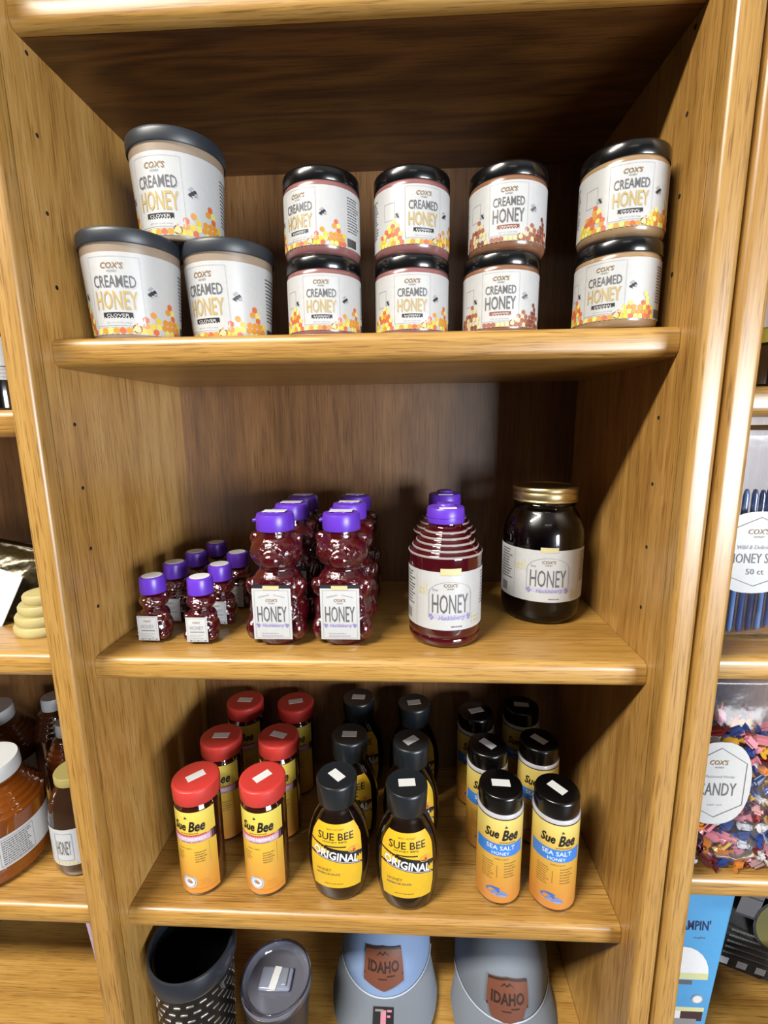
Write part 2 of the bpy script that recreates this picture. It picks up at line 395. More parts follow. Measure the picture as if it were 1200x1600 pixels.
cols4 = [(-.0410, .100, 'pink', 'RASPBERRY', 4, -27, 'pink-tinged', 'in the stack nearest the three tubs', 0.0),
         (.0550, .105, 'pink', 'RASPBERRY', 0, 17, 'pink-tinged', 'in the second jar stack from the tubs', 0.0),
         (.1515, .104, 'brown', 'CINNAMON', -10, -9, 'brown', 'with rust honeycomb print and dark lettering', .0045),
         (.2630, .076, 'tan', 'ORIGINAL', -37, -11, 'tan', 'against the right side panel', 0.0)]
for x, y, kind, fl, r0, r1, cw, where, dx in cols4:
    creamed_jar((x, y, ZA), math.radians(r0), kind, fl, f'lower {cw} creamed honey jar {where}', GJ)
    creamed_jar((x+dx, y, ZA+.0811), math.radians(r1), kind, fl, f'upper {cw} creamed honey jar {where}', GJ)
TR = lambda z: .0425+(.0487-.0425)*min(1, z/.092)
def creamed_tub(loc, rz, label):
    t = thing('honey_tub', label, 'tub', loc, rz, 'large creamed honey tubs stacked in a pyramid')
    ob('tub_body', cached('ct_body', lambda: lathe([(0, .001), (.036, .001), (.0385, 0), (.0412, .0008), (.0425, .003), (TR(.03), .03), (TR(.06), .06), (TR(.092), .092), (0, .092)], 56)), FILL['taupe'], t)
    ob('lid', cached('ct_lid', lambda: lathe([(.0485, .0895), (.0500, .0890), (.0506, .0900), (.0508, .0990), (.0504, .1018), (.0492, .1030), (.0470, .1030), (.0462, .1022), (0, .1022)], 64)), GREY_LID, t)
    lb = ob('label', cached('ct_label', lambda: wrap_label(TR, .0042, .0805, math.radians(160), 64, 4)), PAPER, t)
    ob('label_print', cached('ct_print', lambda: creamed_print(1.37, .0045, 'tan', 'CLOVER').mesh(cyl_map(lambda z: TR(z)+.0002))), None, lb)
creamed_tub((-.2470, .086, ZA), math.radians(5), 'lower left creamed honey tub with charcoal lid, beside the left panel')
creamed_tub((-.1530, .120, ZA), math.radians(-17), 'lower right creamed honey tub with charcoal lid, nearest the jar stacks')
creamed_tub((-.2020, .118, ZA+.1031), math.radians(-5), 'creamed honey tub resting on top of the other two tubs')

# ------------------------------------------------------------------ berry honey bears, jugs, mason jar (middle shelf)
BERRY = mat('berry_honey_plastic', (78, 9, 18), .09, coat=1, bump=(230, .7, .0018)); BERRY2 = mat('berry_honey_smooth', (74, 10, 20), .08, coat=1)
PURPLE = mat('purple_cap_plastic', (112, 60, 214), .35); STICK = mat('sticker_white', (250, 252, 255), .5)
MASON_DARK = mat('dark_honey', (16, 4, 4), .25, spec=.2); GOLD = mat('gold_lid_metal', (204, 186, 138), .38, metal=1)
CLEAR = thin_clear('clear_glass', (1, 1, 1), 0.); CLEARP = thin_clear('clear_plastic', (.97, .96, .98), .10, .08)
def bear_mesh(H, Wd, D, vox):
    bm = bmesh.new()
    ell(bm, (0, 0, .27*H), (.50*Wd, .48*D, .285*H)); ell(bm, (0, 0, .50*H), (.43*Wd, .43*D, .20*H))
    ell(bm, (0, 0, .12*H), (.455*Wd, .47*D, .125*H))
    bmesh.ops.create_cone(bm, cap_ends=True, segments=28, radius1=.40*Wd, radius2=.44*Wd, depth=.12*H, matrix=Matrix.Translation((0, 0, .06*H)) @ Matrix.Diagonal((1, D/Wd, 1, 1)))
    ell(bm, (0, -.01*D, .80*H), (.435*Wd, .43*D, .175*H))
    for s in (-1, 1):
        ell(bm, (s*.33*Wd, 0, .91*H), (.11*Wd, .09*D, .065*H)); ell(bm, (s*.39*Wd, -.14*D, .48*H), (.10*Wd, .15*D, .10*H), Euler((0, s*.4, 0)))
        ell(bm, (s*.36*Wd, -.26*D, .14*H), (.14*Wd, .22*D, .11*H)); ell(bm, (s*.15*Wd, -.40*D, .85*H), (.05*Wd, .05*D, .03*H), None, 12, 8)
    ell(bm, (0, -.42*D, .76*H), (.17*Wd, .12*D, .07*H), None, 14, 10)
    bmesh.ops.create_cone(bm, cap_ends=True, segments=24, radius1=.27*Wd, radius2=.27*Wd, depth=.14*H, matrix=Matrix.Translation((0, 0, .935*H)))
    return remesh(bm, vox, 2)
def honey_front(p, w, h, z0, small=False):
    p.frame(-w*.44, z0+h*.03, w*.44, z0+h*.97, .0003, LGREY, 1)
    if small:
        p.text("COX'S", 0, z0+h*.80, w*.34, h*.08, DGOLD, 2, .01, .2); p.text('HONEY', 0, z0+h*.58, w*.62, h*.16, LGREY, 2)
        p.rect(-w*.32, z0+h*.40, w*.34, z0+h*.425, GREY, 1); p.lines(-w*.36, w*.36, z0+h*.30, 4, h*.07, h*.022, LGREY, 1, 4)
        for q in range(5): p.disc(-w*.3+q*w*.17, z0+h*(.06+.03*(q % 2)), h*.03, CREAM if q % 2 else GREY, 1)
        return
    p.text("COX'S", 0, z0+h*.775, w*.30, h*.06, DGOLD, 2, .01, .2); p.text('HONEY', 0, z0+h*.715, w*.16, h*.025, GREY, 2)
    for s in (-1, 1): p.rect(s*w*.06, z0+h*.885, s*w*.34, z0+h*.90, LGREY, 1, lambda u: -abs(u)*.25)
    p.text('HONEY', 0, z0+h*.505, w*.76, h*.31, GREY, 2, .0)
    p.rect(-w*.40, z0+h*.27, w*.40, z0+h*.305, LILAC2, 1); p.text('Huckleberry', w*.02, z0+h*.275, w*.56, h*.085, LILAC, 2, .01, .25)
    for s in (-1, 1):
        for a, b in ((0, 0), (.03, .03), (-.02, .04)): p.disc(s*w*.37+a*w, z0+h*(.26+b), w*.03, LILAC, 2, 8)
    p.lines(-w*.3, w*.32, z0+h*.13, 2, h*.05, h*.02, LGREY, 1, 2)
def honey_bear(loc, label, rz=0.):
    t = thing('honey_bear_bottle', label, 'bottle', loc, rz, 'large berry honey bears')
    H, Wd, D = .1385, .0740, .0640
    ob('bear_body', cached('bear_b', lambda: bear_mesh(H, Wd, D, .0022)), BERRY, t)
    c = ob('cap', cached('bear_cap', lambda: lathe([(.0205, .1375), (.0222, .1375), (.0228, .1390), (.0222, .1540), (.0212, .1570), (.018, .1580), (0, .1580)], 40)), PURPLE, t)
    ob('flip_tab', cached('bear_tab', lambda: box(-.0262, -.0180, -.006, .006, .1470, .1505, .001)), PURPLE, c)
    ob('spout_ring', cached('bear_spout', lambda: lathe([(.0085, .1578), (.0105, .1578), (.0105, .1592), (.0085, .1592)], 24)), PURPLE, c)
    ob('price_sticker', cached('bear_st', lambda: box(-.0135, .0135, -.0075, .0075, .1592, .1596)), STICK, c)
    lb = ob('label', cached('bear_lab', lambda: box(-.0228, .0228, -.0338, -.0325, .0115, .0740, .0004)), PAPER, t)
    def pr():
        p = Print(); honey_front(p, .0456, .0625, .0115); return p.mesh(flat_map(-.0338))
    ob('label_print', cached('bear_pr', pr), None, lb)
    ob('tamper_tab', cached('bear_tamp', lambda: box(-.0095, .0095, -.0343, -.0338, .0725, .0775)), CREAM, lb)
    ob('label_band', cached('bear_band', lambda: box(-.0225, .0225, -.0334, -.0326, .0742, .0785)), mat('label_band_dark', (46, 44, 50), .4), lb)
def small_bear(loc, label, rz=0.):
    t = thing('small_honey_bear', label, 'bottle', loc, rz, 'small berry honey bears')
    H, Wd, D = .0620, .0410, .0375
    ob('bear_body', cached('sbear_b', lambda: bear_mesh(H, Wd, D, .0014)), BERRY, t)
    c = ob('cap', cached('sbear_cap', lambda: lathe([(.0140, .0600), (.0150, .0600), (.0154, .0612), (.0150, .0775), (.0142, .0795), (.012, .0803), (0, .0803)], 36)), PURPLE, t)
    ob('price_sticker', cached('sbear_st', lambda: lathe([(0, .0803), (.0118, .0803), (.0118, .0807), (0, .0807)], 20)), STICK, c)
    lb = ob('label', cached('sbear_lab', lambda: box(-.0130, .0130, -.0196, -.0186, .0040, .0350, .0003)), PAPER, t)
    def pr():
        p = Print(); honey_front(p, .026, .031, .004, True); return p.mesh(flat_map(-.0196))
    ob('label_print', cached('sbear_pr', pr), None, lb)
for x, y, l in ((-.2640, .0900, 'frontmost small purple-capped honey bear of the row by the left panel'),
                (-.2640, .1480, 'second small purple-capped honey bear of the row by the left panel'),
                (-.2590, .2020, 'third small purple-capped honey bear of the row by the left panel'),
                (-.2500, .2560, 'rearmost small honey bear in shadow of the row by the left panel'),
                (-.2030, .0870, 'frontmost small honey bear of the row next to the large bears'),
                (-.1990, .1390, 'middle small honey bear of the row next to the large bears'),
                (-.1960, .1980, 'rearmost small honey bear of the row next to the large bears')):
    small_bear((x, y, ZB), l, random.uniform(-.08, .08))
for x, y, l in ((-.1085, .0950, 'frontmost large purple-capped honey bear next to the small bears'),
                (-.1040, .1620, 'middle large honey bear of the row next to the small bears'),
                (-.1035, .2290, 'rearmost large honey bear of the row next to the small bears'),
                (-.0290, .0960, 'frontmost large honey bear of the row nearer the ringed jug'),
                (-.0270, .1630, 'middle large honey bear of the row nearer the ringed jug'),
                (-.0260, .2300, 'rearmost large honey bear of the row nearer the ringed jug')):
    honey_bear((x, y, ZB), l)
def wrap_honey_print(k, z0, h):
    p = Print(); w = .056*k
    # arch
    for i in range(24):
        a0, a1 = math.pi*i/24, math.pi*(i+1)/24; c = z0+h*.62; r0, r1 = w*.47, w*.485
        p.poly([(r0*math.cos(a0), c+r0*.6*math.sin(a0)), (r1*math.cos(a0), c+r1*.6*math.sin(a0)), (r1*math.cos(a1), c+r1*.6*math.sin(a1)), (r0*math.cos(a1), c+r0*.6*math.sin(a1))], LGREY, 1)
    for s in (-1, 1): p.rect(s*w*.47, z0+h*.2, s*w*.485, z0+h*.62, LGREY, 1)
    p.text("COX'S", 0, z0+h*.78, w*.30, h*.06, DGOLD, 2, .01, .2); p.text('HONEY', 0, z0+h*.72, w*.16, h*.025, GREY, 2)
    p.text('Raw', -w*.33, z0+h*.70, w*.12, h*.05, LGREY, 2, 0, .2)
    p.text('HONEY', 0, z0+h*.46, w*.80, h*.33, GREY, 2, .0)
    p.rect(-w*.46, z0+h*.20, w*.46, z0+h*.265, LILAC2, 1); p.text('Huckleberry', w*.04, z0+h*.215, w*.58, h*.10, LILAC, 2, .01, .25, None, .03)
    for s in (-1, 1):
        for a, b in ((0, 0), (.03, .03), (-.025, .045), (.0, .07)): p.disc(s*w*.42+a*w, z0+h*(.19+b), w*.026, LILAC, 2, 8)
    p.lines(w*.02, w*.36, z0+h*.075, 1, h*.05, h*.02, GREY, 1, 2)
    for s in (-1, 1):
        u0 = s*w*.86 if s > 0 else -w*1.28
        p.lines(u0, u0+w*.42, z0+h*.93, 11, h*.055, h*.022, GREY, 1, 6+s, .35)
        p.rect(s*w*.80, z0+h*.04, s*w*.805, z0+h*.96, LGREY, 1)
    for i in range(14): p.rect(-w*1.25+i*.0009, z0+h*.08, -w*1.25+i*.0009+.0004, z0+h*.26, GREY, 1)
    for q in range(7): p.disc(w*(.55+.09*(q % 3)), z0+h*(.10+.07*(q//3)), w*.035, CREAM, 1); p.disc(-w*(.55+.09*(q % 3)), z0+h*(.62+.07*(q//3)), w*.035, CREAM, 1)
    return p
def berry_jug(loc, label, rz=0.):
    t = thing('honey_jug', label, 'bottle', loc, rz, 'ringed berry honey jugs')
    R = .0440
    prof = [(0, .002), (.036, .002), (.0385, 0), (.0425, .002), (R, .007), (.0437, .011), (.0427, .0125), (.0437, .014), (R, .017), (.0440, .094), (R, .107)]
    r, z = R, .109
    for i in range(5):
        prof += [(r-.0002, z), (r-.0006, z+.0022), (r-.0030, z+.0038), (r-.0042, z+.0042)]; r -= .0046; z += .0062
    prof += [(.0195, .1405), (.0195, .1450), (0, .1450)]
    ob('jug_body', cached('bj_body', lambda: lathe(prof, 56, ang=60)), BERRY2, t)
    for i in range(5):
        rr, zz = R-.0046*i-.0004, .1095+.0062*i
        ob('rib', cached(f'bj_rib{i}', lambda: lathe([(rr-.001, zz-.0014), (rr+.0009, zz-.0008), (rr+.0012, zz+.0008), (rr-.001, zz+.0017)], 56)), mat('rib_painted_sheen', (196, 184, 184), .15, coat=1), t)  # pale colour paints the white sheen onto the rings
    c = ob('cap', cached('bj_cap', lambda: lathe([(.0212, .1440), (.0222, .1440), (.0226, .1460), (.0222, .1600), (.0210, .1620), (.0125, .1628), (.0110, .1640), (.0105, .1665), (0, .1665)], 40)), PURPLE, t)
    ob('cap_ridge', cached('bj_ridge', lambda: lathe([(.0222, .1505), (.0232, .1510), (.0232, .1522), (.0222, .1527)], 40)), PURPLE, c)
    ob('price_sticker', cached('bj_st', lambda: box(-.010, .010, -.0195, -.0120, .1624, .1632)), STICK, c)
    lb = ob('label', cached('bj_lab', lambda: wrap_label(R+.0002, .0235, .0935, math.radians(150), 60)), PAPER, t)
    ob('label_print', cached('bj_pr', lambda: wrap_honey_print(.95, .0235, .070).mesh(cyl_map(R+.0004))), None, lb)
    ob('tamper_tab', cached('bj_tamp', lambda: sheet_map(cyl_map(R+.0004), -.012, .012, .090, .098, 8, 2, .0004)), CREAM, lb)
berry_jug((.0955, .1070, ZB), 'front ringed berry honey jug with purple cap, between bears and gold-lidded jar', math.radians(4))
berry_jug((.1030, .2150, ZB), 'rear berry honey jug, only its dark purple cap showing behind the front jug')
def mason(loc, label, rz):
    t = thing('mason_jar', label, 'jar', loc, rz)
    R = .0520
    out = [(0, .002), (.036, .002), (.041, 0), (.0475, .003), (.0510, .010), (R, .020), (R, .112), (.0510, .122), (.0475, .134), (.0420, .144), (.0385, .1500), (.0385, .1530), (.0400, .1540), (.0385, .1552), (.0385, .163)]
    ob('glass', cached('mj_glass', lambda: lathe(out, 64, ang=60)), CLEAR, t)
    inn = [(0, .004), (.038, .004), (.0455, .006), (.0492, .013), (.0500, .021), (.0500, .111), (.0490, .121), (.0455, .132), (.0405, .1415), (.0375, .147), (0, .147)]
    ob('honey', cached('mj_honey', lambda: lathe(inn, 64, ang=60)), MASON_DARK, t)
    l = ob('lid', cached('mj_lid', lambda: lathe([(.0400, .1590), (.0415, .1588), (.0418, .1600), (.0408, .1615), (.0414, .1630), (.0414, .1690), (.0408, .1705), (.0416, .1718), (.0416, .1758), (.0405, .1772), (.0370, .1778), (.036, .1765), (0, .1765)], 72)), GOLD, t)
    lb = ob('label', cached('mj_lab', lambda: wrap_label(R+.0003, .0330, .1010, math.radians(140), 60)), PAPER, t)
    ob('label_print', cached('mj_pr', lambda: wrap_honey_print(1.0, .0330, .068).mesh(cyl_map(R+.0005))), None, lb)
    ob('tamper_tab', cached('mj_tamp', lambda: sheet_map(cyl_map(R+.0005), -.011, .011, .0985, .1050, 8, 2, .0004)), CREAM, lb)
mason((.2330, .1800, ZB), 'glass mason jar of dark honey with gold screw lid', math.radians(-6))

# ------------------------------------------------------------------ flavoured honey and sauce bottles (third shelf)
RED = mat('red_cap_plastic', (222, 66, 60), .38); AMBER = mat('dark_amber_bottle', (58, 22, 12), .10, coat=1); BCAP = mat('black_cap_plastic', (11, 11, 12), .24)
SLATE = mat('charcoal_cap_plastic', (30, 36, 42), .33); SAUCE = mat('sauce_bottle', (22, 10, 7), .12, coat=.3); CLRING = mat('ring_painted_highlight', (206, 204, 212), .2, coat=.6)
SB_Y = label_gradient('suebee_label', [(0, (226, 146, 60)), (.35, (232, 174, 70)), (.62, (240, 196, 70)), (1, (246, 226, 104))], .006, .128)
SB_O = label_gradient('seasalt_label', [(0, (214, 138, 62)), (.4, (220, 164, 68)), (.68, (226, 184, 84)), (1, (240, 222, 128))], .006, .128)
BBQ_Y = mat('bbq_label_yellow', (244, 196, 44), .4)
def sticker(parent, z, rot, r, key, dx=0, dy=0, w=.0115, h=.0058):
    return ob('price_sticker', cached('st_'+key, lambda: box(-w, w, -h, h, 0, .0003)), STICK, parent, (dx, dy, z), (0, 0, rot))
def red_bottle(loc, label, srot, rz=0.):
    t = thing('honey_bottle', label, 'bottle', loc, rz, 'red-capped flavoured honey bottles')
    R = .0288
    ob('bottle_body', cached('rb_b', lambda: lathe([(0, .001), (.024, .001), (.0262, 0), (.0282, .002), (R, .005), (R, .126), (.0282, .1295), (.0265, .1315), (.0258, .137), (0, .137)], 44)), AMBER, t)
    c = ob('cap', cached('rb_c', lambda: lathe([(.0270, .1352), (.0290, .1352), (.0296, .1362), (.0300, .1530), (.0294, .1556), (.0278, .1568), (.0260, .1570), (0, .1570)], 52)), RED, t)
    sticker(c, .1570, srot, R, 'rb')
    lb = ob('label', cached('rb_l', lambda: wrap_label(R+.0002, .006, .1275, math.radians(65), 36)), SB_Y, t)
    def pr():
        p = Print()
        bee(p, -.004, .1195, .0016, INK, GREY, .5)
        p.text('Sue', -.0125, .1075, .0175, .0130, INK, 2, .03, .18); p.text('Bee', .0100, .1070, .0200, .0150, INK, 2, .03, .18)
        p.lines(-.012, .012, .0975, 1, .002, .0012, DGOLD, 1, 3)
        p.rect(-.029, .0830, .029, .0935, PINK_INK, 1); p.rect(-.029, .0925, .020, .0945, RED_INK, 1); p.rect(.0255, .082, .033, .0945, INK, 1)
        p.rect(-.021, .0845, .0245, .0915, mat('ink_pale_pink', (232, 196, 216), .5), 2)
        p.text('HOT HONEY', .001, .0888, .038, .0042, WHITE_INK, 3, .02); p.text('INFUSED HONEY', .001, .0848, .026, .0018, GREY, 3)
        p.text('SWEET HEAT', -.008, .0745, .018, .0018, DGOLD, 2)
        p.lines(-.021, -.010, .069, 4, .0035, .0011, DGOLD, 1, 3); p.lines(.004, .020, .069, 5, .0035, .0012, DGOLD, 1, 4)
        p.rect(.0225, .050, .0228, .080, DGOLD, 1); p.rect(-.0235, .050, -.0232, .072, DGOLD, 1)
        p.disc(-.006, .0240, .0098, BADGE, 1, 20); p.disc(-.006, .0240, .0070, WHITE_INK, 2, 16); p.text('USA', -.006, .0240, .0085, .0032, LILAC, 3, .02)
        p.lines(.008, .022, .026, 3, .0035, .0011, ORANGE, 1, 9)
        p.rect(-.030, .0125, .030, .0132, ORANGE, 1)
        return p.mesh(cyl_map(R+.0004))
    ob('label_print', cached('rb_p', pr), None, lb)
def salt_bottle(loc, label, srot, rz=0.):
    t = thing('honey_bottle', label, 'bottle', loc, rz, 'black-capped sea salt honey bottles')
    R = .0288
    ob('bottle_body', cached('sb_b', lambda: lathe([(0, .001), (.024, .001), (.0262, 0), (.0282, .002), (R, .005), (R, .127), (.0284, .1300), (.0268, .132), (0, .132)], 44)), AMBER, t)
    ob('neck_ring', cached('sb_r', lambda: lathe([(.0268, .1285), (.0292, .1290), (.0292, .1318), (.0280, .1336), (.0262, .1340)], 44)), CLRING, t)  # clear shoulder; its white highlight is put into the ring's colour
    c = ob('cap', cached('sb_c', lambda: lathe([(.0255, .1330), (.0272, .1330), (.0276, .1340), (.0274, .1520), (.0266, .1550), (.0250, .1562), (0, .1562)], 48)), BCAP, t)
    sticker(c, .1562, srot, R, 'sb')
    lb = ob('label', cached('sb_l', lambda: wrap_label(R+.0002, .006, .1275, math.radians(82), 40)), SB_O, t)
    def pr():
        p = Print()
        bee(p, .004, .1180, .0015, INK, GREY, .5)
        p.text('Sue', -.0130, .1078, .0175, .0130, INK, 2, .03, .18); p.text('Bee', .0105, .1065, .0205, .0155, INK, 2, .03, .18)
        p.lines(-.004, .018, .0965, 1, .002, .0012, DGOLD, 1, 3)
        p.rect(-.0355, .0760, .0290, .0935, BLUE_INK, 1)
        p.text('SEA SALT', -.002, .0880, .036, .0062, WHITE_INK, 2, .01); p.text('HONEY', -.002, .0800, .022, .0046, WHITE_INK, 2, .01)
        p.text('SWEET & SALTY', .000, .0715, .018, .0018, DGOLD, 2)
        p.lines(-.026, -.010, .066, 8, .0035, .0011, DGOLD, 1, 3); p.lines(.003, .020, .066, 6, .0040, .0011, DGOLD, 1, 4); p.rect(-.006, .044, -.0055, .062, DGOLD, 1)
        for i, (u, v, a, b) in enumerate(((-.010, .0240, .009, .0045), (-.003, .0205, .009, .0042), (-.008, .0275, .007, .0022), (.002, .0180, .0075, .0022))):
            p.disc(u, v, a, mat('ink_salt_blue', (70, 118, 206), .5) if i % 2 == 0 else mat('ink_salt_blue_pale', (112, 152, 220), .5), 1+(i % 2), 12, b, -.15)
        return p.mesh(cyl_map(R+.0004))
    ob('label_print', cached('sb_p', pr), None, lb)
BQ = [(0, 0, .0012), (.026, .019, .0012), (.0285, .021, 0), (.0325, .0245, .002), (.0345, .0255, .006), (.0385, .0275, .025), (.0405, .0290, .045), (.0410, .0295, .062), (.0395, .0290, .082),
      (.0355, .0275, .100), (.0300, .0250, .114), (.0245, .0225, .124), (.0220, .0215, .130), (.0215, .0215, .136), (0, 0, .136)]
def bq_ab(z):
    for (a0, b0, z0), (a1, b1, z1) in zip(BQ[3:], BQ[4:]):
        if z0 <= z <= z1: t = (z-z0)/(z1-z0); return a0+(a1-a0)*t, b0+(b1-b0)*t
    return BQ[3][0], BQ[3][1]
def bq_map(u, v, off):
    a, b = bq_ab(v); a2, b2 = a+off+.0003, b+off+.0003; th = u/(.62*a+.38*b)
    return (a2*math.sin(th), -b2*math.cos(th), v)
def bbq_bottle(loc, label, srot, rz=0.):
    t = thing('sauce_bottle', label, 'bottle', loc, rz, 'dark honey barbecue sauce bottles')
    ob('bottle_body', cached('bq_b', lambda: lathe(BQ, 48, ang=60)), SAUCE, t)
    ob('neck_ring', cached('bq_n', lambda: lathe([(.0215, .1300), (.0236, .1305), (.0236, .1325), (.0215, .1330)], 40)), SAUCE, t)
    c = ob('cap', cached('bq_c', lambda: lathe([(.0225, .1338), (.0242, .1338), (.0248, .1350), (.0262, .1620), (.0258, .1645), (.0246, .1658), (.0235, .1654), (0, .1654)], 48)), SLATE, t)
    sticker(c, .1654, srot, .02, 'bq', w=.0105, h=.0062)
    top, mid, bot = .1155, .076, .0235
    def wid(z): return .0325-.0105*max(0, (z-.095)/.022)**1.5 - .003*max(0, (.045-z)/.022)
    def lab():
        v, f = [], []; nz, nu = 18, 18
        for k in range(nz+1):
            z = bot+(top-bot)*k/nz
            for i in range(nu+1): v.append(bq_map(wid(z)*(2*i/nu-1), z, .0002))
        for k in range(nz):
            for i in range(nu): a = k*(nu+1)+i; f.append((a, a+1, a+nu+2, a+nu+1))
        return mesh_from('label', v, f)
    lb = ob('label', cached('bq_l', lab), BBQ_Y, t)
    def pr():
        p = Print(); sl = lambda u: -u*.26
        p.rect(-.0330, .0650, .0330, .0835, INK, 1, sl)
        p.text('ORIGINAL', .0, .0735, .054, .0115, WHITE_INK, 3, .03, .1, sl); p.rect(-.024, .0660, .030, .0672, LILAC2, 2, sl)
        p.text('SUE BEE', 0, .1000, .043, .0095, INK, 2, .01); p.text('BEST HONEY', 0, .1090, .020, .0022, DGOLD, 2)
        p.text('HONEY BBQ', -.001, .0925, .028, .0026, INK, 2)
        p.rect(-.012, .0865, .012, .0880, INK, 2, lambda u: -(u+.012)*.06)
        bee(p, .0215, .0800, .0026, mat('ink_bee_orange', (236, 150, 60), .5), ORANGE, .3); p.disc(.0215, .0800, .0013, RED_INK, 3, 8)
        p.disc(.0215, .0805, .0075, mat('ink_bee_amber', (240, 176, 70), .5), 2, 12, .0045, -.3)
        p.text('HONEY', -.014, .0520, .018, .0042, DGOLD, 2, .01); p.text('BARBECUE SAUCE', -.0095, .0460, .028, .0030, GREY, 2, .01)
        p.lines(-.014, .016, .0310, 1, .003, .0012, DGOLD, 1, 2)
        return p.mesh(bq_map)
    ob('label_print', cached('bq_p', pr), None, lb)
ROW = ('front', 'middle', 'rear')
for i, (x, y, a) in enumerate(((-.2290, .0820, .75), (-.2270, .1640, .05), (-.2220, .2560, -.05))): red_bottle((x, y, ZC), f'{ROW[i]} red-capped honey bottle of the column along the left panel', a)
for i, (x, y, a) in enumerate(((-.1410, .0840, .85), (-.1420, .1680, -.3), (-.1360, .2540, .3))): red_bottle((x, y, ZC), f'{ROW[i]} red-capped honey bottle of the column beside the dark sauce bottles', a)
for i, (x, y, a) in enumerate(((-.0420, .0790, -.75), (-.0350, .1610, 0), (-.0310, .2560, -.05))): bbq_bottle((x, y, ZC), f'{ROW[i]} dark sauce bottle of the column nearer the red caps', a)
for i, (x, y, a) in enumerate(((.0480, .0690, .1), (.0540, .1500, .7), (.0600, .2430, .2))): bbq_bottle((x, y, ZC), f'{ROW[i]} dark sauce bottle of the column nearer the sea salt honey', a)
for i, (x, y, a) in enumerate(((.1680, .0830, 0), (.1640, .1580, -.8), (.1590, .2380, .4))): salt_bottle((x, y, ZC), f'{ROW[i]} sea salt honey bottle of the column next to the sauce bottles', a, -.05)
for i, (x, y, a) in enumerate(((.2370, .0770, -.8), (.2400, .1700, -.75), (.2350, .2560, -.0))): salt_bottle((x, y, ZC), f'{ROW[i]} sea salt honey bottle of the column along the right panel', a, -.12)

# ------------------------------------------------------------------ tumblers and caps (bottom shelf)
BLK_M = mat('black_powder_coat', (14, 14, 15), .35); STEEL = mat('brushed_steel', (150, 150, 156), .28, metal=1); DSTEEL = mat('dark_grey_coat', (52, 52, 56), .4)
RIM = mat('charcoal_rim', (38, 44, 54), .3, coat=.3)
t = thing('carved_tumbler', 'open black tumbler carved with slanted dashes, in the left corner under the third shelf', 'tumbler', (-.2470, .0640, ZD))
def tb():
    prof = [(0, .001), (.040, .001), (.043, 0), (.0450, .003), (.0470, .05), (.0495, .12), (.0515, .186), (.0515, .198), (.0480, .198), (.0470, .12), (.044, .012), (0, .010)]
    return lathe(prof, 48)
ob('cup', tb(), BLK_M, t)
ob('rim_collar', lathe([(.0515, .180), (.0560, .182), (.0575, .186), (.0575, .206), (.0560, .2095), (.0535, .2100), (.0520, .2085), (.0500, .196)], 56), RIM, t)
ob('steel_band', lathe([(.0519, .1795), (.0534, .1775), (.0530, .1815), (.0519, .1822)], 56), STEEL, t)
dash = box(-.0046, .0046, -.0006, .0006, -.0013, .0013, .0005)
DASH = mat('bare_steel_dash', (186, 180, 172), .3, metal=.9); dash.materials.append(DASH)
for row in range(9):
    z = .166-row*.0125; rr = .0470+(z-.05)*.0325+.0004
    for i in range(20):
        a = 2*math.pi*(i+.5*(row % 2))/20
        if not (-1.9 < (a-math.pi*1.6+math.pi) % (2*math.pi)-math.pi < 1.9): continue
        ob('carved_dash', dash, DASH, t, (rr*math.cos(a), rr*math.sin(a), z), (0, 0, a+math.pi/2))
t = thing('lidded_tumbler', 'short dark grey tumbler with clear lid and white price sticker', 'tumbler', (-.1385, .0790, ZD))
ob('cup', lathe([(0, .001), (.034, .001), (.037, 0), (.0385, .003), (.0425, .06), (.0460, .110), (.0470, .120), (.0440, .120), (.041, .06), (.036, .006), (0, .006)], 48), DSTEEL, t)
ob('steel_liner', lathe([(0, .0065), (.0355, .0065), (.0405, .06), (.0436, .1205), (.0440, .1205)], 48), STEEL, t)
ob('steel_lip', lathe([(.0462, .1165), (.0492, .1175), (.0498, .1205), (.0490, .1235), (.0462, .1235)], 56), STEEL, t)
lid = ob('clear_lid', lathe([(0, .1215), (.030, .1215), (.0395, .1225), (.0415, .1260), (.0455, .1300), (.0482, .1300), (.0490, .1270), (.0488, .1225), (.0450, .1218)], 56), thin_clear('tinted_clear_lid', (.88, .89, .96), .10, .06, .30, (190, 192, 214)), t)
ob('lid_ring', lathe([(.0462, .1296), (.0490, .1296), (.0492, .1312), (.0478, .1322), (.0460, .1312)], 56), thin_clear('lid_edge_clear', (.55, .56, .72), .25, .05), lid)
ob('slider', box(-.0225, .0225, -.0145, .0145, .1222, .1275, .003), thin_clear('slider_clear', (.75, .78, .9), .15, .08, .45, (206, 214, 240)), lid)
ob('slider_grip', box(.0095, .0165, -.011, .011, .1275, .1310, .0015), mat('slider_grip', (150, 156, 170), .25, coat=.5), lid)
ob('price_sticker', box(-.0050, .0050, -.0145, .0145, .1277, .1281), STICK, lid, (-.001, -.001, 0), (0, 0, -.12))

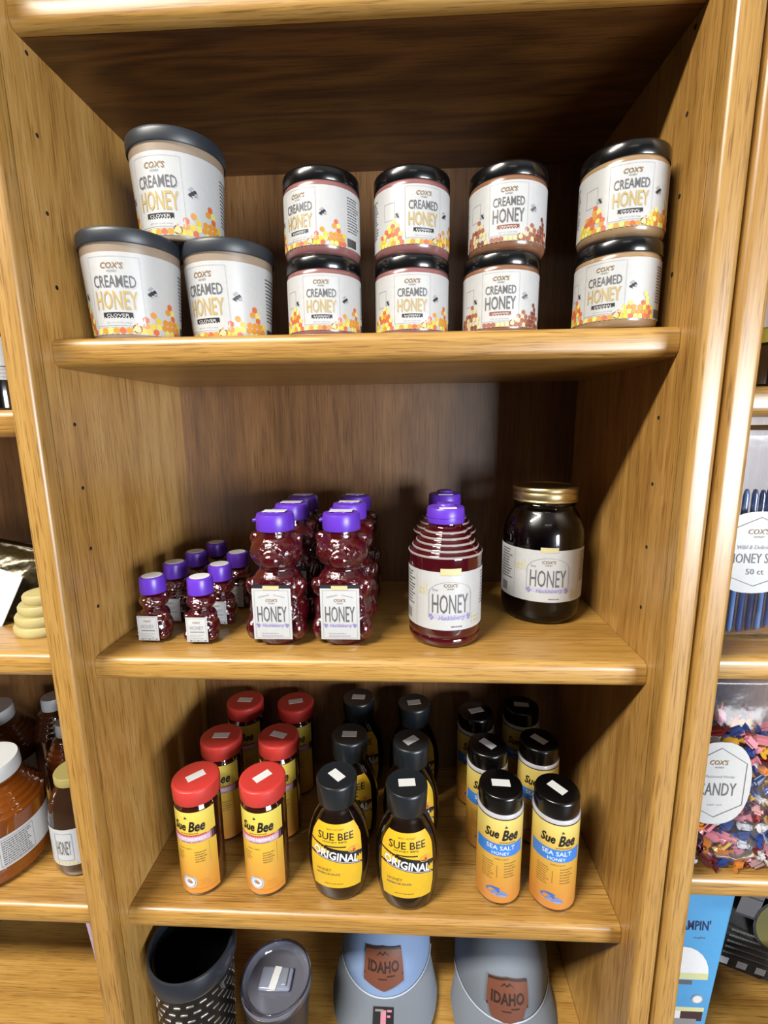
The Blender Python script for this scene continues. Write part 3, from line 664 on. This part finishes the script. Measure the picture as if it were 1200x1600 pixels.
DENIM = mat('pale_blue_fabric', (142, 168, 210), .75, bump=(900, .35, .0006)); CAPGREY = mat('grey_fabric', (132, 140, 152), .8, bump=(900, .4, .0006))
LEATHER = mat('brown_leather_patch', (126, 72, 50), .5, bump=(400, .2, .0005)); BURN = mat('burnt_lettering', (48, 24, 16), .6); STITCH = mat('seam_stitch', (196, 204, 216), .8)
def crown_pt(a, e, W_, D_, H_):
    """a: azimuth from -y, e 0..1 from rim to top; superellipsoid crown"""
    e = min(1, max(0, e)); ce = max(0, math.cos(e*math.pi/2))**.62; se = math.sin(e*math.pi/2)**.85
    return Vector((W_*ce*math.sin(a), -D_*ce*math.cos(a), H_*se))
def ball_cap(loc, rz, tilt, label, crown_m, bill_m, patch_e, patch_pts, sticker_on=False, patch=True):
    t = thing('ball_cap', label, 'cap', loc, 0, 'ball caps on the bottom shelf', rot=(tilt, 0, rz))
    W_, D_, H_ = .0745, .0880, .112
    def crown():
        v, f = [], []; n, k = 48, 16
        for j in range(k):
            for i in range(n): v.append(crown_pt(2*math.pi*i/n, j/k, W_, D_, H_))
        v.append((0, 0, H_))
        for j in range(k-1):
            for i in range(n): a, b = j*n+i, j*n+(i+1) % n; f.append((a, b, b+n, a+n))
        for i in range(n): f.append(((k-1)*n+i, (k-1)*n+(i+1) % n, k*n))
        return mesh_from('crown', v, f)
    c = ob('crown', cached('cap_crown_'+crown_m.name, crown), crown_m, t)
    def seams():
        v, f = [], []
        for s in range(6):
            a = math.radians(30+60*s)
            for j in range(15):
                e = j/15*.98
                for d in (-.0009, .0009):
                    p = crown_pt(a+d/.05/max(.25, math.cos(e*1.5)), e, W_+.0005, D_+.0005, H_+.0005); v.append(p)
                if j: q = len(v); f.append((q-4, q-3, q-1, q-2))
        return mesh_from('seams', v, f)
    ob('button', cached('cap_btn', lambda: lathe([(0, 0), (.007, 0), (.0065, .003), (.003, .0045), (0, .005)], 16)), crown_m, c, (0, 0, H_-.0005))
    def bill():
        top, n, k = [], 28, 8; v, f = [], []
        for side_ in (0, 1):
            for j in range(k+1):
                for i in range(n+1):
                    a = math.radians(-78+156*i/n); base = crown_pt(a, .0, W_+.0005, D_+.0005, H_)
                    ext = .066*max(0, math.cos(a*.93))**.55
                    p = base + Vector((math.sin(a)*.20, -math.cos(a)*.5-.5, 0)).normalized()*ext*j/k
                    p.z = .003-.012*(j/k)-(p.x*p.x)*2.3*(j/k) - side_*.0024
                    v.append(p)
        m = (n+1)*(k+1)
        for j in range(k):
            for i in range(n):
                a = j*(n+1)+i; f.append((a, a+1, a+n+2, a+n+1)); f.append((m+a, m+a+n+1, m+a+n+2, m+a+1))
        for i in range(n): a = k*(n+1)+i; f.append((a, a+1, m+a+1, m+a))
        for j in range(k):
            for i in (0, n): a = j*(n+1)+i; f.append((a, a+n+1, m+a+n+1, m+a))
        return mesh_from('bill', v, f)
    b = ob('bill', cached('cap_bill_'+bill_m.name, bill), bill_m, t)
    def piping():
        v, f = [], []
        for i in range(33):
            a = math.radians(-84+168*i/32); p = crown_pt(a, 0, W_+.0008, D_+.0008, H_); nrm = Vector((math.sin(a), -math.cos(a), 0))
            v += [p+Vector((0, 0, .0022)), p+nrm*.0012+Vector((0, 0, .0036)), p+Vector((0, 0, .0050))]
            if i: q = len(v)-6; f += [(q, q+3, q+4, q+1), (q+1, q+4, q+5, q+2)]
        return mesh_from('seam', v, f)
    ob('brim_seam', cached('cap_pipe', piping), STITCH, c)
    if patch:
        def cmap(u, v, off):
            u *= 1.4; v *= 1.4; a = u/.078; e = patch_e + v/.150
            p = crown_pt(a, e, W_+off, D_+off, H_+off); return tuple(p)
        def patch_mesh():
            # outline polygon rasterised as a fan of strips, with real thickness
            n = 16; v, f = [], []
            for i in range(n+1):
                u = -.0235+.047*i/n
                lo = -.0185-.0065*(1-abs(u)/.0235) if patch_pts else -.0175+0*u
                hi = .0150+.0035*(1-abs(u)/.0235)
                if not patch_pts: lo = -.0200-.004*(1-abs(u)/.0235) if abs(u) < .0185 else -.0125
                for off in (.0004, .0018):
                    for kk in range(5): v.append(cmap(u, lo+(hi-lo)*kk/4, off))
            for i in range(n):
                for kk in range(4):
                    a = i*10+5+kk; f.append((a, a+10, a+11, a+1))
                for kk in (0, 4): a = i*10+kk; f.append((a, a+10, a+15, a+5))
            for i in (0, n):
                for kk in range(4): a = i*10+kk; f.append((a, a+1, a+6, a+5))
            return mesh_from('patch', v, f)
        pm = ob('patch', patch_mesh(), LEATHER, c)
        p = Print()
        p.text('IDAHO', 0, -.002, .037, .0115, BURN, 1, .03)
        p.poly([(-.009, .0085), (-.004, .0130), (-.001, .0105), (.002, .0135), (.008, .0085), (.002, .0115), (-.001, .0090), (-.004, .0110)], BURN, 1)
        p.rect(.004, -.0115, .013, -.0103, BURN, 1); p.rect(-.006, -.0140, .004, -.0130, BURN, 1)
        ft = .0009
        p.rect(-.0232, .0127, .0232, .0146, BURN, 1, lambda u: .0035*(1-abs(u)/.0235)); p.rect(-.0232, -.012, -.0218, .0145, BURN, 1); p.rect(.0218, -.012, .0232, .0145, BURN, 1)
        ob('patch_lettering', p.mesh(lambda u, v, off: cmap(u, v, off+.0018)), None, pm)
    if sticker_on:
        def bmap(u, v, off):    # on top of the bill
            yy = v; return (u, yy, .003-.012*min(1, max(0, (-yy-D_)/.066))-(u*u)*2.3*min(1, max(0, (-yy-D_)/.066))+off)
        p = Print(); p.rect(-.0155, -.121, .0155, -.098, INK, 1); p.rect(-.004, -.121, .004, -.102, PINK_INK, 2); p.rect(.0055, -.104, .0125, -.1015, PINK_INK, 2)
        p.rect(.0055, -.110, .0105, -.1075, PINK_INK, 2); p.rect(-.0125, -.1035, .0, -.101, mat('ink_tag_grey', (150, 150, 150), .5), 2); p.rect(.0055, -.121, .0125, -.118, PINK_INK, 2)
        ob('bill_sticker', p.mesh(bmap), None, b)
    return t
ball_cap((.0120, .2080, ZD+.034), 0, math.radians(0), 'pale blue ball cap with brown IDAHO patch and grey bill', DENIM, CAPGREY, .30, True, True)
ball_cap((.2020, .1930, ZD+.020), math.radians(-4), 0, 'grey ball cap with brown IDAHO patch by the right panel', CAPGREY, CAPGREY, .23, False)

# ------------------------------------------------------------------ left neighbour: jugs of amber honey and others
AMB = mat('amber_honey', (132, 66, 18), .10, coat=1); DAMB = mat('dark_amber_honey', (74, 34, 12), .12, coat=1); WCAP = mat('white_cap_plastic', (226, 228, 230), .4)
def amber_jug(loc, label, R=.0650, h=.155, m=AMB, capr=.035, lab=True, rz=0.):
    t = thing('honey_jug', label, 'jug', loc, rz, 'white-capped honey jugs in the left unit')
    k = h/.155; kk = R/.065
    prof = [(0, .002), (.05*kk, .002), (.056*kk, 0), (.062*kk, .003*k), (R, .010*k), (.0635*kk, .014*k), (R, .018*k), (.0645*kk, .024*k), (.0645*kk, .074*k), (R, .080*k), (R, .090*k)]
    r, z = R, .092*k
    for i in range(5):
        prof += [(r, z), (r-.0005, z+.003*k), (r-.0035*kk, z+.0055*k), (r-.0045*kk, z+.006*k)]; r -= .0052*kk; z += .0078*k
    prof += [(capr*.94, .134*k), (capr*.94, .140*k), (0, .140*k)]
    ob('jug_body', lathe(prof, 64, ang=50), m, t)
    ob('cap', lathe([(capr*.97, .1345*k), (capr, .1345*k), (capr*1.02, .137*k), (capr, .152*k), (capr*.96, .155*k), (0, .1555*k)], 48), WCAP, t)
    if lab:
        lb = ob('label', wrap_label(.0645*kk+.0002, .026*k, .072*k, math.radians(150), 60), PAPER, t)
        p = Print(); p.frame(-.016, .031*k, .016, .066*k, .0006, mat('ink_pale_blue', (150, 178, 222), .5), 1); p.text('HONEY', 0, .049*k, .025, .018*k, GREY, 2)
        p.frame(.040, .029*k, .082, .068*k, .0004, GREY, 1); p.lines(.043, .080, .065*k, 11, .0033*k, .0013*k, GREY, 1, 4, .2)
        for q in range(5): p.disc(.022+q*.003, .030*k+.002*(q % 2), .0022, CREAM, 1)
        ob('label_print', p.mesh(cyl_map(.0645*kk+.0005)), None, lb)
amber_jug((-.5420, .1030, ZC), 'large amber honey jug with white cap and white label, at the left edge', rz=math.radians(12), capr=.042)
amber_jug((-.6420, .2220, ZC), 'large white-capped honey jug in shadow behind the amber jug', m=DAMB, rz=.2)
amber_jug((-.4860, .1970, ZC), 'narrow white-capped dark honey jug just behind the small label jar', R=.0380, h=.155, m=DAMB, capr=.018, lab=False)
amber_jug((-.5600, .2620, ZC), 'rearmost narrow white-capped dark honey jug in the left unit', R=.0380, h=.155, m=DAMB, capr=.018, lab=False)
t = thing('honey_jar', 'small glass jar of brown honey with white label beside the amber jug', 'jar', (-.4150, .1080, ZC))
ob('jar_body', lathe([(0, .002), (.029, .002), (.032, 0), (.0350, .004), (.0365, .012), (.0365, .082), (.0345, .098), (.028, .118), (.0225, .128), (.0220, .134), (0, .134)], 44), mat('brown_honey', (54, 34, 20), .1, coat=1), t)
ob('lid', lathe([(.0220, .1310), (.0238, .1310), (.0242, .1325), (.0242, .1420), (.0232, .1435), (0, .1435)], 40), mat('pale_gold_lid', (206, 192, 120), .3, metal=.6), t)
lb = ob('label', wrap_label(.0367, .022, .078, math.radians(140), 44), PAPER, t)
p = Print(); p.frame(-.012, .030, .012, .072, .0008, mat('ink_pale_blue', (150, 178, 222), .5), 1); p.text('HONEY', 0, .050, .019, .022, GREY, 2)
for q in range(6): p.disc(-.012+q*.005, .026, .0024, CREAM, 1)
ob('label_print', p.mesh(cyl_map(.0369)), None, lb)
# level above: beehive candle and snack bag
WAX = mat('beeswax', (206, 190, 128), .45)
t = thing('beehive_candle', 'cream beeswax candle shaped as a ringed beehive beside the snack bag', 'candle', (-.4190, .1080, ZB+.003))
pr_ = [(0, 0)]
for i, (r, z) in enumerate(((.0370, 0), (.0345, .0125), (.0300, .025), (.0240, .0375))): pr_ += [(r-.002, z), (r, z+.003), (r, z+.0095), (r-.0018, z+.0123)]
ob('candle_body', lathe(pr_+[(.010, .0530), (0, .0550)], 40), WAX, t)
ob('wick', lathe([(0, .054), (.0012, .054), (.001, .064), (0, .0645)], 8), mat('wick_white', (236, 232, 220), .7), t)
def pillow(w, h, d, nu=16, nv=20, seed=0, topflat=.14):
    rr = random.Random(seed); v, f = [], []
    for s in (-1, 1):
        for j in range(nv+1):
            q = j/nv
            for i in range(nu+1):
                a = i/nu; bul = (math.sin(math.pi*a)**.6)*(min(1, (1-q)/.45)**.7)*(1 if q > .08 else (q/.08)**.5*.6+.4)
                if q > 1-topflat: bul *= max(0, (1-q)/topflat)*.6
                x = (a-.5)*w*(1-.04*math.sin(math.pi*q)); y = s*d/2*bul
                y += (rr.random()-.5)*.0035*(bul > .1)
                v.append((x, y, q*h))
    m = (nu+1)*(nv+1)
    for j in range(nv):
        for i in range(nu):
            a = j*(nu+1)+i; f.append((a, a+1, a+nu+2, a+nu+1)); f.append((m+a, m+a+nu+1, m+a+nu+2, m+a+1))
    bmname = mesh_from('pillow', v, f, True, 80)
    bm = bmesh.new(); bm.from_mesh(bmname); bmesh.ops.remove_doubles(bm, verts=bm.verts, dist=.0002); bm.to_mesh(bmname); bm.free()
    bmname.polygons.foreach_set('use_smooth', [True]*len(bmname.polygons)); return bmname
t = thing('snack_bag', 'dark olive foil snack bag with blank white card, at the left edge', 'bag', (-.5050, .1350, ZB+.003), rot=(math.radians(-16), math.radians(12), 0))
ob('pouch', pillow(.110, .105, .045, seed=3), mat('olive_foil', (64, 52, 22), .25, metal=.5, bump=(40, .5, .004)), t)
ob('white_card', box(-.045, .020, -.0262, -.0250, -.004, .068), mat('blank_card', (232, 236, 242), .6), t, rot=(0, math.radians(8), 0))
t = thing('snack_bag', 'red and silver wrapped snack bag lying behind the olive foil bag', 'bag', (-.5500, .2300, ZB+.003), rot=(0, 0, .2))
ob('pouch', pillow(.17, .085, .05, seed=5), mat('silver_wrapper', (176, 178, 186), .3, metal=.4, bump=(50, .6, .004)), t)
ob('red_stripe', box(-.080, .080, -.0262, -.024, .050, .058, .001), mat('wrapper_red', (150, 50, 36), .4), t)
t = thing('label_jar', 'white-labelled dark jar on the left unit, cut by the left edge', 'jar', (-.4220, .1000, .019))
ob('jar_body', lathe([(0, .001), (.030, 0), (.0335, .003), (.0340, .010), (.0340, .085), (.030, .096), (0, .096)], 40), mat('black_syrup', (16, 10, 8), .12, coat=1), t)
ob('lid', lathe([(.0300, .095), (.0325, .095), (.0325, .110), (.031, .112), (0, .112)], 36), BLACK_LID, t)
lb = ob('label', wrap_label(.0342, .034, .080, math.radians(150), 40), PAPER, t)
p = Print(); p.rect(-.03, .0480, .09, .0490, INK, 1); p.lines(.0, .08, .046, 3, .004, .0014, LGREY, 1, 5)
ob('label_print', p.mesh(cyl_map(.0344)), None, lb)
tag(ob('folded_packet', box(-.003, .003, -.032, .032, 0, .27, .002, None, 2), mat('pink_lilac_wrap', (188, 160, 178), .5, bump=(60, .5, .003)), None, (-.3420, .067, ZD+.001), (0, math.radians(-5.5), 0)), 'pinkish lilac packet leaning beside the left stile', 'packet')
tag(ob('basket', lathe([(0, .001), (.055, 0), (.06, .004), (.068, .10), (.070, .12), (.066, .12), (.060, .02), (0, .02)], 40), mat('dark_green_tin', (40, 46, 44), .4)), 'dark round tin in shadow at the lower left edge', 'tin')
bpy.data.objects['basket'].location = (-.760, .215, ZD); bpy.data.objects['basket'].name = 'round_tin'

# ------------------------------------------------------------------ right neighbour: bags of sticks and candy
BAG = thin_clear('clear_bag_film', (.97, .98, 1), .012, .16, .05, (170, 184, 220), 1.16)
def oval_card(parent, y, zc, a, b, writer, tilt=0., dx=0.):
    v = []; n = 36
    for k in (0, -.0006):
        for i in range(n): q = 2*math.pi*i/n; v.append((a*math.copysign(abs(math.cos(q))**.8, math.cos(q)), y+k, zc+b*math.copysign(abs(math.sin(q))**.85, math.sin(q))))
    f = [tuple(range(n)), tuple(range(2*n-1, n-1, -1))]+[(i, (i+1) % n, n+(i+1) % n, n+i) for i in range(n)]
    c = ob('oval_label', mesh_from('oval', v, f), PAPER, parent, (dx, 0, 0), (tilt, 0, 0)); p = Print(); writer(p, zc, a, b); ob('label_print', p.mesh(flat_map(y-.0006)), None, c)
def hexframe(p, zc, a, b):
    pts = [(0, zc+b*.86), (a*.80, zc+b*.5), (a*.80, zc-b*.5), (0, zc-b*.82), (-a*.80, zc-b*.5), (-a*.80, zc+b*.5)]
    for i in range(6):
        (x0, z0), (x1, z1) = pts[i], pts[(i+1) % 6]; d = Vector((x1-x0, z1-z0)).normalized()*.0004; p.poly([(x0-d.y, z0+d.x), (x0+d.y, z0-d.x), (x1+d.y, z1-d.x), (x1-d.y, z1+d.x)], GREY, 1)
bagz = -.251
t = thing('honey_stick_bag', 'clear bag of blue honey sticks with oval white label on the right unit', 'bag', (.4420, .1000, bagz))
ob('bag_film', pillow(.150, .245, .066, seed=11, topflat=.30), BAG, t)
def w1(p, zc, a, b):
    hexframe(p, zc, a, b); p.text("COX'S", -.001, zc+b*.52, .022, .006, DGOLD, 2, .01, .2); p.text('HONEY', 0, zc+b*.39, .011, .0022, GREY, 2)
    p.text('Wild & Delicious', -.002, zc+b*.14, .040, .0045, LGREY, 2, 0, .2); p.text('HONEY STIX', 0, zc-b*.13, .058, .0110, GREY, 2); p.text('50 ct', 0, zc-b*.46, .019, .0065, GREY, 2)
oval_card(t, -.0365, .108, .046, .046, w1, 0., -.012)
STK = [mat('stick_blue', (46, 84, 160), .2, coat=1), mat('stick_pale_blue', (104, 146, 214), .2, coat=1), mat('stick_navy', (30, 48, 104), .2, coat=1)]
for i in range(26):
    x = .4420-.066+i*.0053; rr = random.Random(i)
    o = ob('honey_stick', cached(f'stk{i % 3}', lambda: lathe([(0, 0), (.0020, .001), (.0031, .006), (.0031, .163), (.0020, .169), (0, .170)], 10)), STK[i % 3], None, (x, .1000-.010+.006*(i % 2), bagz+.004), (0, rr.uniform(-.02, .02), 0))
    tag(o, ('bright blue', 'pale blue', 'navy blue')[i % 3]+' honey stick standing among others in the clear bag on the right unit', 'honey stick', 'honey sticks in the clear bag')
cz = -.533
t = thing('candy_bag', 'clear bag of mixed wrapped candy with oval CANDY label on the right unit', 'bag', (.4380, .0800, cz))
ob('bag_film', pillow(.138, .235, .080, seed=13, topflat=.34), BAG, t)
def w2(p, zc, a, b):
    hexframe(p, zc, a, b); p.text("COX'S", -.001, zc+b*.52, .020, .006, DGOLD, 2, .01, .2); p.text('HONEY', 0, zc+b*.40, .010, .0022, GREY, 2)
    p.text('Old Fashioned Honey', -.002, zc+b*.17, .040, .0042, LGREY, 2, 0, .2); p.text('CANDY', 0, zc-b*.13, .042, .0165, GREY, 2); p.text('NET WT', 0, zc-b*.52, .016, .0022, LGREY, 2)
oval_card(t, -.0440, .126, .037, .053, w2, 0., -.037)
CCOL = [mat('candy_yellow', (232, 178, 62), .3), mat('candy_red', (202, 76, 78), .3), mat('candy_pink', (226, 140, 156), .3), mat('candy_blue', (52, 76, 150), .3), mat('candy_white', (224, 222, 226), .3), mat('candy_orange', (228, 138, 52), .3), mat('candy_maroon', (112, 34, 34), .3)]
CNAME = ['yellow', 'red', 'pink', 'blue', 'white', 'orange', 'maroon']
def candy_mesh(seed):
    rr = random.Random(seed); bm = box_bm(-.0085, .0085, -.0055, .0055, -.0045, .0045); bmesh.ops.bevel(bm, geom=list(bm.edges), offset=.0025, segments=2, affect='EDGES')
    for s in (-1, 1): bmesh.ops.create_cone(bm, cap_ends=True, segments=8, radius1=.0015, radius2=.0050, depth=.006, matrix=Matrix.Translation((s*.0108, 0, 0)) @ Matrix.Rotation(s*math.pi/2, 4, 'Y') @ Matrix.Diagonal((1, .5, 1, 1)))
    me = bpy.data.meshes.new('candy'); bm.to_mesh(me); bm.free(); me.polygons.foreach_set('use_smooth', [True]*len(me.polygons)); me.set_sharp_from_angle(angle=.7); return me
def candies(cx, cy, z0, w, d, h, n, label, group, seed):
    rr = random.Random(seed); k = 0; z = z0+.009
    while k < n and z < z0+h:
        q = (z-z0)/h; ww = w*(1-.25*q); nx = max(2, int(ww/.019))
        for i in range(nx):
            for jy in range(3):
                if k >= n: break
                c = rr.randrange(len(CCOL)); key = f'candy{c}'
                if key not in CACHE: CACHE[key] = candy_mesh(c)
                yy = cy-d/2+d*jy/2
                o = ob('wrapped_candy', CACHE[key], CCOL[c], None, (cx-ww/2+ww*(i+.5)/nx+rr.uniform(-.003, .003), yy+rr.uniform(-.002, .002), z+rr.uniform(-.002, .002)), (rr.uniform(-.6, .6), rr.uniform(-.9, .9), rr.uniform(-1.2, 1.2)))
                tag(o, CNAME[c]+' '+label, 'candy', group); k += 1
        z += .0125
candies(.4380, .0780, cz, .126, .056, .185, 230, 'wrapped candy loose in the pile inside the labelled clear bag', 'candy in the labelled bag', 5)
t = thing('candy_bag', 'second clear candy bag behind the labelled one, at the right edge', 'bag', (.6200, .1550, cz), .0)
ob('bag_film', pillow(.150, .235, .070, seed=17, topflat=.30), BAG, t)
candies(.6200, .1550, cz, .120, .036, .165, 150, 'wrapped candy in the unlabelled bag at the right edge', 'candy in the rear bag', 9)
# top right: jar with yellow lid
t = thing('yellow_lid_jar', 'dark jar with yellow lid at the right edge above the honey sticks', 'jar', (.4400, .0950, .032))
ob('jar_body', lathe([(0, .001), (.034, 0), (.038, .004), (.038, .040), (.034, .046), (0, .046)], 40), mat('dark_jam', (46, 22, 14), .12, coat=1), t)
ob('lid', lathe([(.0350, .0450), (.0385, .0450), (.0390, .047), (.0390, .058), (.037, .060), (0, .060)], 40), mat('yellow_lid', (220, 206, 84), .35), t)
# lower right: blue camping pouch
zr = ZD+.02
SKY = mat('sky_blue_pouch', (86, 168, 226), .5); t = thing('camping_pouch', "sky blue gusseted pouch printed CAMPIN' with cream camper van", 'pouch', (.4150, .0900, zr), 0)
v = [(-.045, -.018, 0), (.034, -.018, 0), (.037, .020, 0), (-.045, .020, 0), (-.045, -.022, .12), (.038, -.022, .12), (.046, .026, .12), (-.045, .026, .12), (-.045, -.014, .300), (.056, -.014, .300), (.088, .020, .300), (-.045, .014, .300)]
f = [(0, 1, 5, 4), (4, 5, 9, 8), (1, 2, 6, 5), (5, 6, 10, 9), (2, 3, 7, 6), (6, 7, 11, 10), (3, 0, 4, 7), (7, 4, 8, 11), (8, 9, 10, 11), (3, 2, 1, 0)]
ob('pouch_body', mesh_from('pouch', v, f, False), SKY, t)
def pmap(u, v, off):
    yy = -.018+(v/.12)*-.004 if v < .12 else -.022+(v-.12)/.18*.008
    return (u, yy-off, v)
p = Print()
p.text("CAMPIN'", .006, .231, .046, .0150, NAVY, 1, .02); p.text('co-pilot', .016, .212, .015, .004, GREY, 1, 0, .2)
CVAN = mat('ink_van_cream', (226, 226, 168), .5)
p.poly([(-.040, .158)]+[(-.002+.034*math.cos(a*math.pi/12), .158+.040*math.sin(a*math.pi/12)) for a in range(0, 8)]+[(-.040, .198)], WHITE_INK, 1)
p.rect(-.040, .095, .032, .158, CVAN, 1); p.rect(-.040, .140, .012, .146, GREY, 2); p.disc(.021, .117, .0078, LGREY, 2, 14); p.disc(.021, .117, .0060, WHITE_INK, 3, 14)
p.rect(.000, .078, .031, .095, mat('ink_maroon', (66, 36, 44), .5), 1); p.rect(-.020, .082, .002, .096, WHITE_INK, 2); p.rect(-.040, .070, .024, .082, mat('ink_tag_grey', (150, 150, 150), .5), 2)
ob('pouch_print', p.mesh(pmap), None, t)
# printed cushion with olive window
t = thing('printed_pillow', 'grey and black printed pillow with an olive oval, leaning behind the blue pouch', 'pillow', (.5750, .1700, zr+.036), rot=(math.radians(-8), math.radians(20), 0))
ob('pillow_body', pillow(.190, .185, .060, seed=21, topflat=.05), mat('printed_black_fabric', (40, 38, 36), .8, bump=(300, .4, .001)), t)
p = Print(); DG = mat('ink_dark_grey_panel', (96, 92, 96), .6)
p.rect(-.080, .100, -.046, .168, DG, 1); p.rect(-.080, .098, -.046, .101, INK, 2); p.rect(-.080, .128, -.046, .130, INK, 2); p.rect(-.080, .150, -.046, .1525, INK, 2); p.rect(-.046, .135, .08, .170, mat('ink_mid_grey_panel', (80, 74, 82), .6), 1)
p.disc(.0, .102, .050, INK, 2, 24, .044); p.disc(.0, .102, .046, mat('ink_olive', (104, 98, 34), .6), 3, 24, .040)
p.lines(-.075, .07, .075, 5, .009, .003, mat('ink_smoke', (86, 84, 82), .6), 1, 8)
for q in range(5): p.rect(-.078+q*.030, .020, -.062+q*.030, .030, LGREY, 2)
ob('pillow_print', p.mesh(lambda u, v, off: (u, -.0325-off*3, v)), None, t)
t = thing('steel_canister', 'dark slate cylinder standing on the low right shelf, at the right edge', 'canister', (.5950, .0750, zr))
ob('canister_body', lathe([(0, .001), (.030, 0), (.034, .003), (.034, .100), (.030, .106), (0, .106)], 36), mat('slate_canister', (52, 58, 74), .35), t)
ob('canister_lid', lathe([(.0345, .1), (.036, .1), (.036, .118), (.034, .12), (0, .12)], 36), mat('slate_canister_lid', (40, 42, 52), .35), t)
